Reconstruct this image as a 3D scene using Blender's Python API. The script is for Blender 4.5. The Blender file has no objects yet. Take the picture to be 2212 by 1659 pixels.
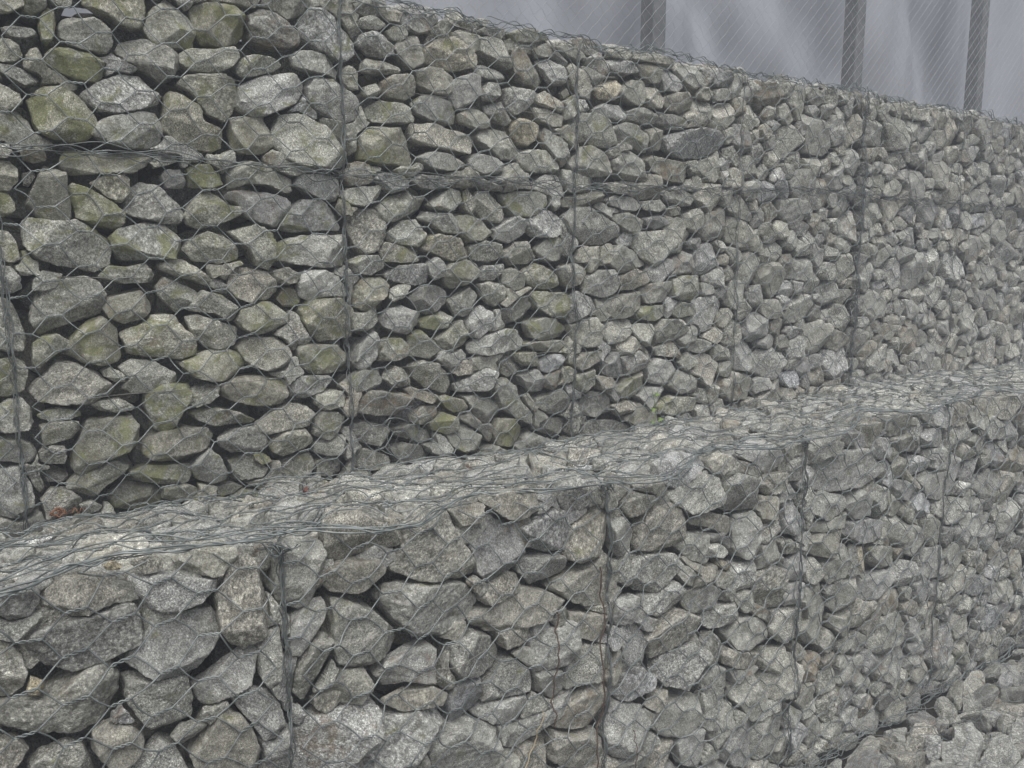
import bpy, math, random
import numpy as np

# ------------------------------------------------------------------ camera, world, sun, exposure
SC = bpy.context.scene
COL = SC.collection
from mathutils import Matrix, Vector
CAM_LOC = np.array([-1.248, -2.688, 0.738])
CAM_ROT = np.array([[0.81093089, 0.0889398, -0.57834316],
                    [-0.58514194, 0.12325903, -0.80150865],
                    [0.0, 0.98838096, 0.15199696]])
cam = bpy.data.cameras.new('camera')
cam_ob = bpy.data.objects.new('camera', cam); COL.objects.link(cam_ob)
cam.sensor_width = 36.0
cam.lens = 36.0 * 1850.0 / 2212.0
cam.clip_start = 0.05; cam.clip_end = 500
mw = Matrix([list(CAM_ROT[i]) + [CAM_LOC[i]] for i in range(3)] + [[0, 0, 0, 1]])
cam_ob.matrix_world = mw
SC.camera = cam_ob

SUN_EL, SUN_AZ = math.radians(60), math.radians(205)      # high, over the viewer's shoulder
world = bpy.data.worlds.new('World'); SC.world = world; world.use_nodes = True
wn = world.node_tree; bg = wn.nodes['Background']
sky = wn.nodes.new('ShaderNodeTexSky'); sky.sky_type = 'NISHITA'; sky.sun_disc = False
sky.sun_elevation = SUN_EL; sky.sun_rotation = SUN_AZ; sky.air_density = 1.0; sky.dust_density = 6.0
hs = wn.nodes.new('ShaderNodeHueSaturation'); hs.inputs['Saturation'].default_value = 0.30
wn.links.new(sky.outputs[0], hs.inputs['Color']); wn.links.new(hs.outputs[0], bg.inputs[0])
bg.inputs[1].default_value = 0.06
sun = bpy.data.lights.new('sun', 'SUN'); sun.energy = 1.5; sun.angle = math.radians(45); sun.color = (1, 0.97, 0.93)
sun_ob = bpy.data.objects.new('sun', sun); COL.objects.link(sun_ob)
sd = Vector((math.cos(SUN_EL) * math.sin(SUN_AZ), math.cos(SUN_EL) * math.cos(SUN_AZ), math.sin(SUN_EL)))
sun_ob.rotation_euler = sd.to_track_quat('Z', 'Y').to_euler()
sun_ob.location = (0, -3, 9)

SC.view_settings.view_transform = 'Standard'; SC.view_settings.look = 'None'
SC.view_settings.exposure = 1.02; SC.view_settings.gamma = 1.0
SC.cycles.max_bounces = 4; SC.cycles.diffuse_bounces = 2; SC.cycles.volume_bounces = 1
SC.cycles.glossy_bounces = 2; SC.cycles.transmission_bounces = 0
SC.render.resolution_x = 1024; SC.render.resolution_y = 768

# ------------------------------------------------------------------ helpers
def tag(o, label=None, cat=None, group=None, kind=None):
    if label: o['label'] = label
    if cat: o['category'] = cat
    if group: o['group'] = group
    if kind: o['kind'] = kind
    return o

def empty(name, loc):
    o = bpy.data.objects.new(name, None); COL.objects.link(o); o.location = loc
    o.empty_display_size = 0.1
    return o

def mesh_ob(name, V, F, mat, parent=None, origin=(0, 0, 0), smooth=True, tint=None):
    """V: (n,3) world coordinates, F: (m,k) faces all of one size or list of such arrays"""
    V = np.asarray(V, np.float32) - np.asarray(origin, np.float32)
    Fs = F if isinstance(F, list) else [F]
    Fs = [np.asarray(f, np.int32) for f in Fs if len(f)]
    me = bpy.data.meshes.new(name)
    me.vertices.add(len(V)); me.vertices.foreach_set('co', V.ravel())
    loops = np.concatenate([f.ravel() for f in Fs])
    sizes = np.concatenate([np.full(len(f), f.shape[1], np.int32) for f in Fs])
    starts = np.concatenate([[0], np.cumsum(sizes)[:-1]]).astype(np.int32)
    me.loops.add(len(loops)); me.loops.foreach_set('vertex_index', loops)
    me.polygons.add(len(sizes)); me.polygons.foreach_set('loop_start', starts)
    me.update(calc_edges=True)
    me.polygons.foreach_set('use_smooth', np.full(len(sizes), smooth, bool))
    if tint is not None:
        a = me.attributes.new('stone_tint', 'FLOAT_COLOR', 'POINT')
        a.data.foreach_set('color', np.asarray(tint, np.float32).ravel())
    me.materials.append(mat); me.update()
    if tint is not None: me.set_sharp_from_angle(angle=math.radians(24))
    o = bpy.data.objects.new(name, me); COL.objects.link(o)
    if parent is not None:
        o.parent = parent
        o.location = Vector(origin) - parent.location
    else:
        o.location = origin
    return o

def box_vf(lo, hi):
    x0, y0, z0 = lo; x1, y1, z1 = hi
    V = [(x0, y0, z0), (x1, y0, z0), (x1, y1, z0), (x0, y1, z0), (x0, y0, z1), (x1, y0, z1), (x1, y1, z1), (x0, y1, z1)]
    F = [(0, 3, 2, 1), (4, 5, 6, 7), (0, 1, 5, 4), (1, 2, 6, 5), (2, 3, 7, 6), (3, 0, 4, 7)]
    return np.array(V, float), np.array(F)

class Wires:
    """collects tubes; every batch is an array of polylines (M, N, 3)"""
    def __init__(s): s.V = []; s.F = []; s.n = 0
    def add(s, P, r, k=5, ref=(0.13, -1.0, 0.21)):
        P = np.asarray(P, float)
        if P.ndim == 2: P = P[None]
        if not len(P): return
        M, N, _ = P.shape
        t = np.gradient(P, axis=1); t /= np.linalg.norm(t, axis=2, keepdims=True) + 1e-9
        ref = np.array(ref, float) / np.linalg.norm(ref)
        a = np.cross(t, ref); a /= np.linalg.norm(a, axis=2, keepdims=True) + 1e-9
        b = np.cross(a, t)
        th = np.arange(k) * 2 * math.pi / k
        rr = np.broadcast_to(np.asarray(r, float), (M,))[:, None, None, None]
        V = P[:, :, None, :] + rr * (a[:, :, None, :] * np.cos(th)[None, None, :, None] + b[:, :, None, :] * np.sin(th)[None, None, :, None])
        i = np.arange(M)[:, None, None] * N * k + np.arange(N - 1)[None, :, None] * k
        j = np.arange(k)[None, None, :]; j2 = (j + 1) % k
        F = np.stack([i + j, i + j2, i + k + j2, i + k + j], -1).reshape(-1, 4) + s.n
        s.V.append(V.reshape(-1, 3)); s.F.append(F); s.n += M * N * k
    def build(s, name, mat, parent=None, origin=(0, 0, 0)):
        if not s.V: return None
        return mesh_ob(name, np.concatenate(s.V), np.concatenate(s.F), mat, parent, origin)

# ------------------------------------------------------------------ materials
def new_mat(name):
    m = bpy.data.materials.new(name); m.use_nodes = True
    nt = m.node_tree; b = nt.nodes['Principled BSDF']
    return m, nt, b
def N(nt, t, **kw):
    n = nt.nodes.new(t)
    for k, v in kw.items():
        if k in n.inputs: n.inputs[k].default_value = v
        else: setattr(n, k, v)
    return n
def noise(nt, vec, scale, detail=2.0, rough=0.5, dist=0.0):
    n = N(nt, 'ShaderNodeTexNoise'); n.inputs['Scale'].default_value = scale; n.inputs['Detail'].default_value = detail
    n.inputs['Roughness'].default_value = rough; n.inputs['Distortion'].default_value = dist
    nt.links.new(vec, n.inputs['Vector']); return n.outputs[0]
def ramp(nt, fac, stops):
    r = N(nt, 'ShaderNodeValToRGB'); e = r.color_ramp.elements
    while len(e) < len(stops): e.new(0.5)
    for k, (p, c) in enumerate(stops):
        e[k].position = p; e[k].color = (c, c, c, 1) if isinstance(c, (int, float)) else (*c, 1)
    nt.links.new(fac, r.inputs[0]); return r.outputs[0]
def mix(nt, fac, a, b, mode='MIX'):
    m = N(nt, 'ShaderNodeMix', data_type='RGBA', blend_type=mode)
    for s, v in ((0, fac), (6, a), (7, b)):
        if hasattr(v, 'links') or hasattr(v, 'is_linked'): nt.links.new(v, m.inputs[s])
        else: m.inputs[s].default_value = v if s == 0 else (*v, 1)
    return m.outputs[2]
def math_(nt, op, a, b=0.0):
    m = N(nt, 'ShaderNodeMath', operation=op)
    for s, v in ((0, a), (1, b)):
        if hasattr(v, 'is_linked'): nt.links.new(v, m.inputs[s])
        else: m.inputs[s].default_value = v
    return m.outputs[0]

def granite():
    m, nt, b = new_mat('granite')
    pos = N(nt, 'ShaderNodeNewGeometry').outputs['Position']
    at = N(nt, 'ShaderNodeAttribute'); at.attribute_name = 'stone_tint'
    sep = N(nt, 'ShaderNodeSeparateColor'); nt.links.new(at.outputs['Color'], sep.inputs[0])
    bright, moss, hue = sep.outputs[0], sep.outputs[1], sep.outputs[2]
    # foliation: the grain is stretched along a direction that differs from stone to stone
    rot = N(nt, 'ShaderNodeVectorRotate'); rot.rotation_type = 'AXIS_ANGLE'; rot.inputs['Axis'].default_value = (0.4, 0.8, 0.3)
    nt.links.new(pos, rot.inputs['Vector']); nt.links.new(math_(nt, 'MULTIPLY', hue, 12.0), rot.inputs['Angle'])
    mp = N(nt, 'ShaderNodeMapping'); mp.inputs['Scale'].default_value = (0.72, 1.0, 1.0); nt.links.new(rot.outputs[0], mp.inputs['Vector'])
    var = at.outputs['Alpha']                              # grain size and contrast differ from stone to stone
    vs = N(nt, 'ShaderNodeVectorMath', operation='SCALE'); nt.links.new(mp.outputs[0], vs.inputs[0])
    nt.links.new(math_(nt, 'ADD', math_(nt, 'MULTIPLY', var, 0.9), 0.55), vs.inputs['Scale'])
    g = vs.outputs[0]
    s1 = ramp(nt, noise(nt, g, 190, 4, 0.85), [(0.34, 0.045), (0.45, 0.22), (0.54, 0.40), (0.66, 0.88)])
    s1 = mix(nt, math_(nt, 'MULTIPLY', math_(nt, 'FRACT', math_(nt, 'MULTIPLY', var, 7.3)), 0.55), s1, (0.31, 0.31, 0.30))
    s2 = ramp(nt, noise(nt, pos, 430, 1, 0.6), [(0.30, 0.55), (0.5, 1.0), (0.70, 1.65)])
    c = mix(nt, 0.8, s1, s2, 'MULTIPLY')
    bl = ramp(nt, noise(nt, pos, 34, 4, 0.62, 0.6), [(0.28, 0.50), (0.5, 1.0), (0.72, 1.5)])
    c = mix(nt, 0.85, c, bl, 'MULTIPLY')
    warm = ramp(nt, hue, [(0.0, (0.96, 0.99, 1.03)), (0.45, (1.0, 1.01, 0.92)), (0.85, (1.06, 1.0, 0.85)), (1.0, (1.22, 1.08, 0.76))])
    c = mix(nt, 1.0, c, warm, 'MULTIPLY')
    cb = N(nt, 'ShaderNodeCombineColor')
    for k in range(3): nt.links.new(bright, cb.inputs[k])
    c = mix(nt, 1.0, c, cb.outputs[0], 'MULTIPLY')
    # brown earth stains and pale lichen with edges of their own
    st = ramp(nt, noise(nt, pos, 9, 5, 0.6, 0.8), [(0.56, 0.0), (0.70, 0.55)])
    c = mix(nt, st, c, (0.105, 0.092, 0.060))
    lc = ramp(nt, noise(nt, pos, 52, 5, 0.7, 0.3), [(0.61, 0.0), (0.68, 0.55)])
    c = mix(nt, lc, c, (0.44, 0.45, 0.42))
    ed = ramp(nt, N(nt, 'ShaderNodeNewGeometry').outputs['Pointiness'], [(0.50, 0.0), (0.57, 0.30)])
    c = mix(nt, ed, c, (0.52, 0.52, 0.48))             # bruised, paler arrises
    vn = math_(nt, 'ABSOLUTE', math_(nt, 'SUBTRACT', noise(nt, g, 9, 3, 0.5, 1.2), 0.5))
    vk = math_(nt, 'GREATER_THAN', math_(nt, 'FRACT', math_(nt, 'MULTIPLY', var, 3.7)), 0.78)
    c = mix(nt, math_(nt, 'MULTIPLY', ramp(nt, vn, [(0.0, 0.65), (0.014, 0.0)]), vk), c, (0.60, 0.58, 0.54))   # quartz veins in some stones
    rk = math_(nt, 'GREATER_THAN', math_(nt, 'FRACT', math_(nt, 'MULTIPLY', var, 5.3)), 0.86)
    c = mix(nt, math_(nt, 'MULTIPLY', ramp(nt, noise(nt, pos, 14, 6, 0.7, 1.0), [(0.50, 0.0), (0.62, 0.5)]), rk), c, (0.20, 0.135, 0.075))   # iron stains
    # algae film
    mn = noise(nt, pos, 12, 9, 0.68, 0.7)
    mm = math_(nt, 'ADD', math_(nt, 'MULTIPLY', moss, 1.15), math_(nt, 'MULTIPLY', math_(nt, 'SUBTRACT', mn, 0.56), 4.2))
    mf = math_(nt, 'MAXIMUM', ramp(nt, mm, [(0.25, 0.0), (0.60, 0.78)]), math_(nt, 'MULTIPLY', moss, 0.42))
    mc = mix(nt, moss, (0.22, 0.225, 0.12), (0.165, 0.180, 0.060))
    mc = mix(nt, 0.6, mc, s2, 'MULTIPLY')
    c = mix(nt, mf, c, mc)
    nt.links.new(c, b.inputs['Base Color'])
    b.inputs['Roughness'].default_value = 0.82; b.inputs['Specular IOR Level'].default_value = 0.3
    h = math_(nt, 'ADD', math_(nt, 'MULTIPLY', noise(nt, pos, 55, 7, 0.72), 1.0), math_(nt, 'MULTIPLY', noise(nt, g, 260, 2, 0.6), 0.28))
    bp = N(nt, 'ShaderNodeBump'); bp.inputs['Strength'].default_value = 0.9; bp.inputs['Distance'].default_value = 0.007
    nt.links.new(h, bp.inputs['Height']); nt.links.new(bp.outputs[0], b.inputs['Normal'])
    return m
GRANITE = granite()

def galvanised(name, c0, c1, metal=0.35, rough=0.5):
    m, nt, b = new_mat(name)
    pos = N(nt, 'ShaderNodeNewGeometry').outputs['Position']
    c = mix(nt, ramp(nt, noise(nt, pos, 24, 3), [(0.35, 0.0), (0.65, 1.0)]), c0, c1)
    nt.links.new(c, b.inputs['Base Color']); b.inputs['Metallic'].default_value = metal; b.inputs['Roughness'].default_value = rough
    return m
WIRE = galvanised('galvanised_wire', (0.13, 0.15, 0.15), (0.30, 0.33, 0.33))
SEAM = galvanised('seam_wire', (0.09, 0.10, 0.10), (0.20, 0.22, 0.22))
WIRE_LINK = galvanised('fence_wire', (0.40, 0.42, 0.45), (0.52, 0.54, 0.58), 0.1, 0.6)
WIRE_OLD = galvanised('dull_wire', (0.13, 0.13, 0.12), (0.22, 0.22, 0.20), 0.2, 0.65)

def plain(name, c0, c1, scale=12.0, rough=0.9, bump=0.0):
    m, nt, b = new_mat(name)
    pos = N(nt, 'ShaderNodeNewGeometry').outputs['Position']
    n = noise(nt, pos, scale, 6, 0.65)
    c = mix(nt, ramp(nt, n, [(0.35, 0.0), (0.65, 1.0)]), c0, c1)
    nt.links.new(c, b.inputs['Base Color']); b.inputs['Roughness'].default_value = rough
    if bump:
        bp = N(nt, 'ShaderNodeBump'); bp.inputs['Distance'].default_value = bump; nt.links.new(n, bp.inputs['Height'])
        nt.links.new(bp.outputs[0], b.inputs['Normal'])
    return m
EARTH = plain('dark_earth', (0.020, 0.018, 0.014), (0.045, 0.040, 0.030), 40, 1.0, 0.01)
GRASSY = plain('terrace_soil', (0.05, 0.06, 0.03), (0.10, 0.10, 0.06), 3, 1.0, 0.02)
SHEET = plain('sheeting', (0.31, 0.33, 0.375), (0.42, 0.44, 0.49), 0.9, 0.8)
CONCRETE = plain('weathered_post', (0.13, 0.14, 0.145), (0.20, 0.21, 0.22), 14, 0.9, 0.003)
BARK = plain('bark', (0.05, 0.045, 0.04), (0.10, 0.09, 0.08), 20, 0.95, 0.01)
LEAF = plain('leaf', (0.05, 0.09, 0.03), (0.10, 0.14, 0.05), 30, 0.7)
SPRIG = plain('sprig_leaf', (0.12, 0.22, 0.04), (0.20, 0.28, 0.07), 60, 0.6)
VINE = plain('dead_vine', (0.06, 0.035, 0.028), (0.16, 0.11, 0.08), 60, 0.9)
ORANGE = plain('orange_fibre', (0.17, 0.075, 0.04), (0.26, 0.12, 0.06), 60, 0.8)
REDLEAF = plain('red_leaf', (0.12, 0.045, 0.035), (0.17, 0.08, 0.06), 80, 0.8)
STRAW = plain('dry_straw', (0.40, 0.33, 0.22), (0.50, 0.43, 0.30), 80, 0.8)

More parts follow.
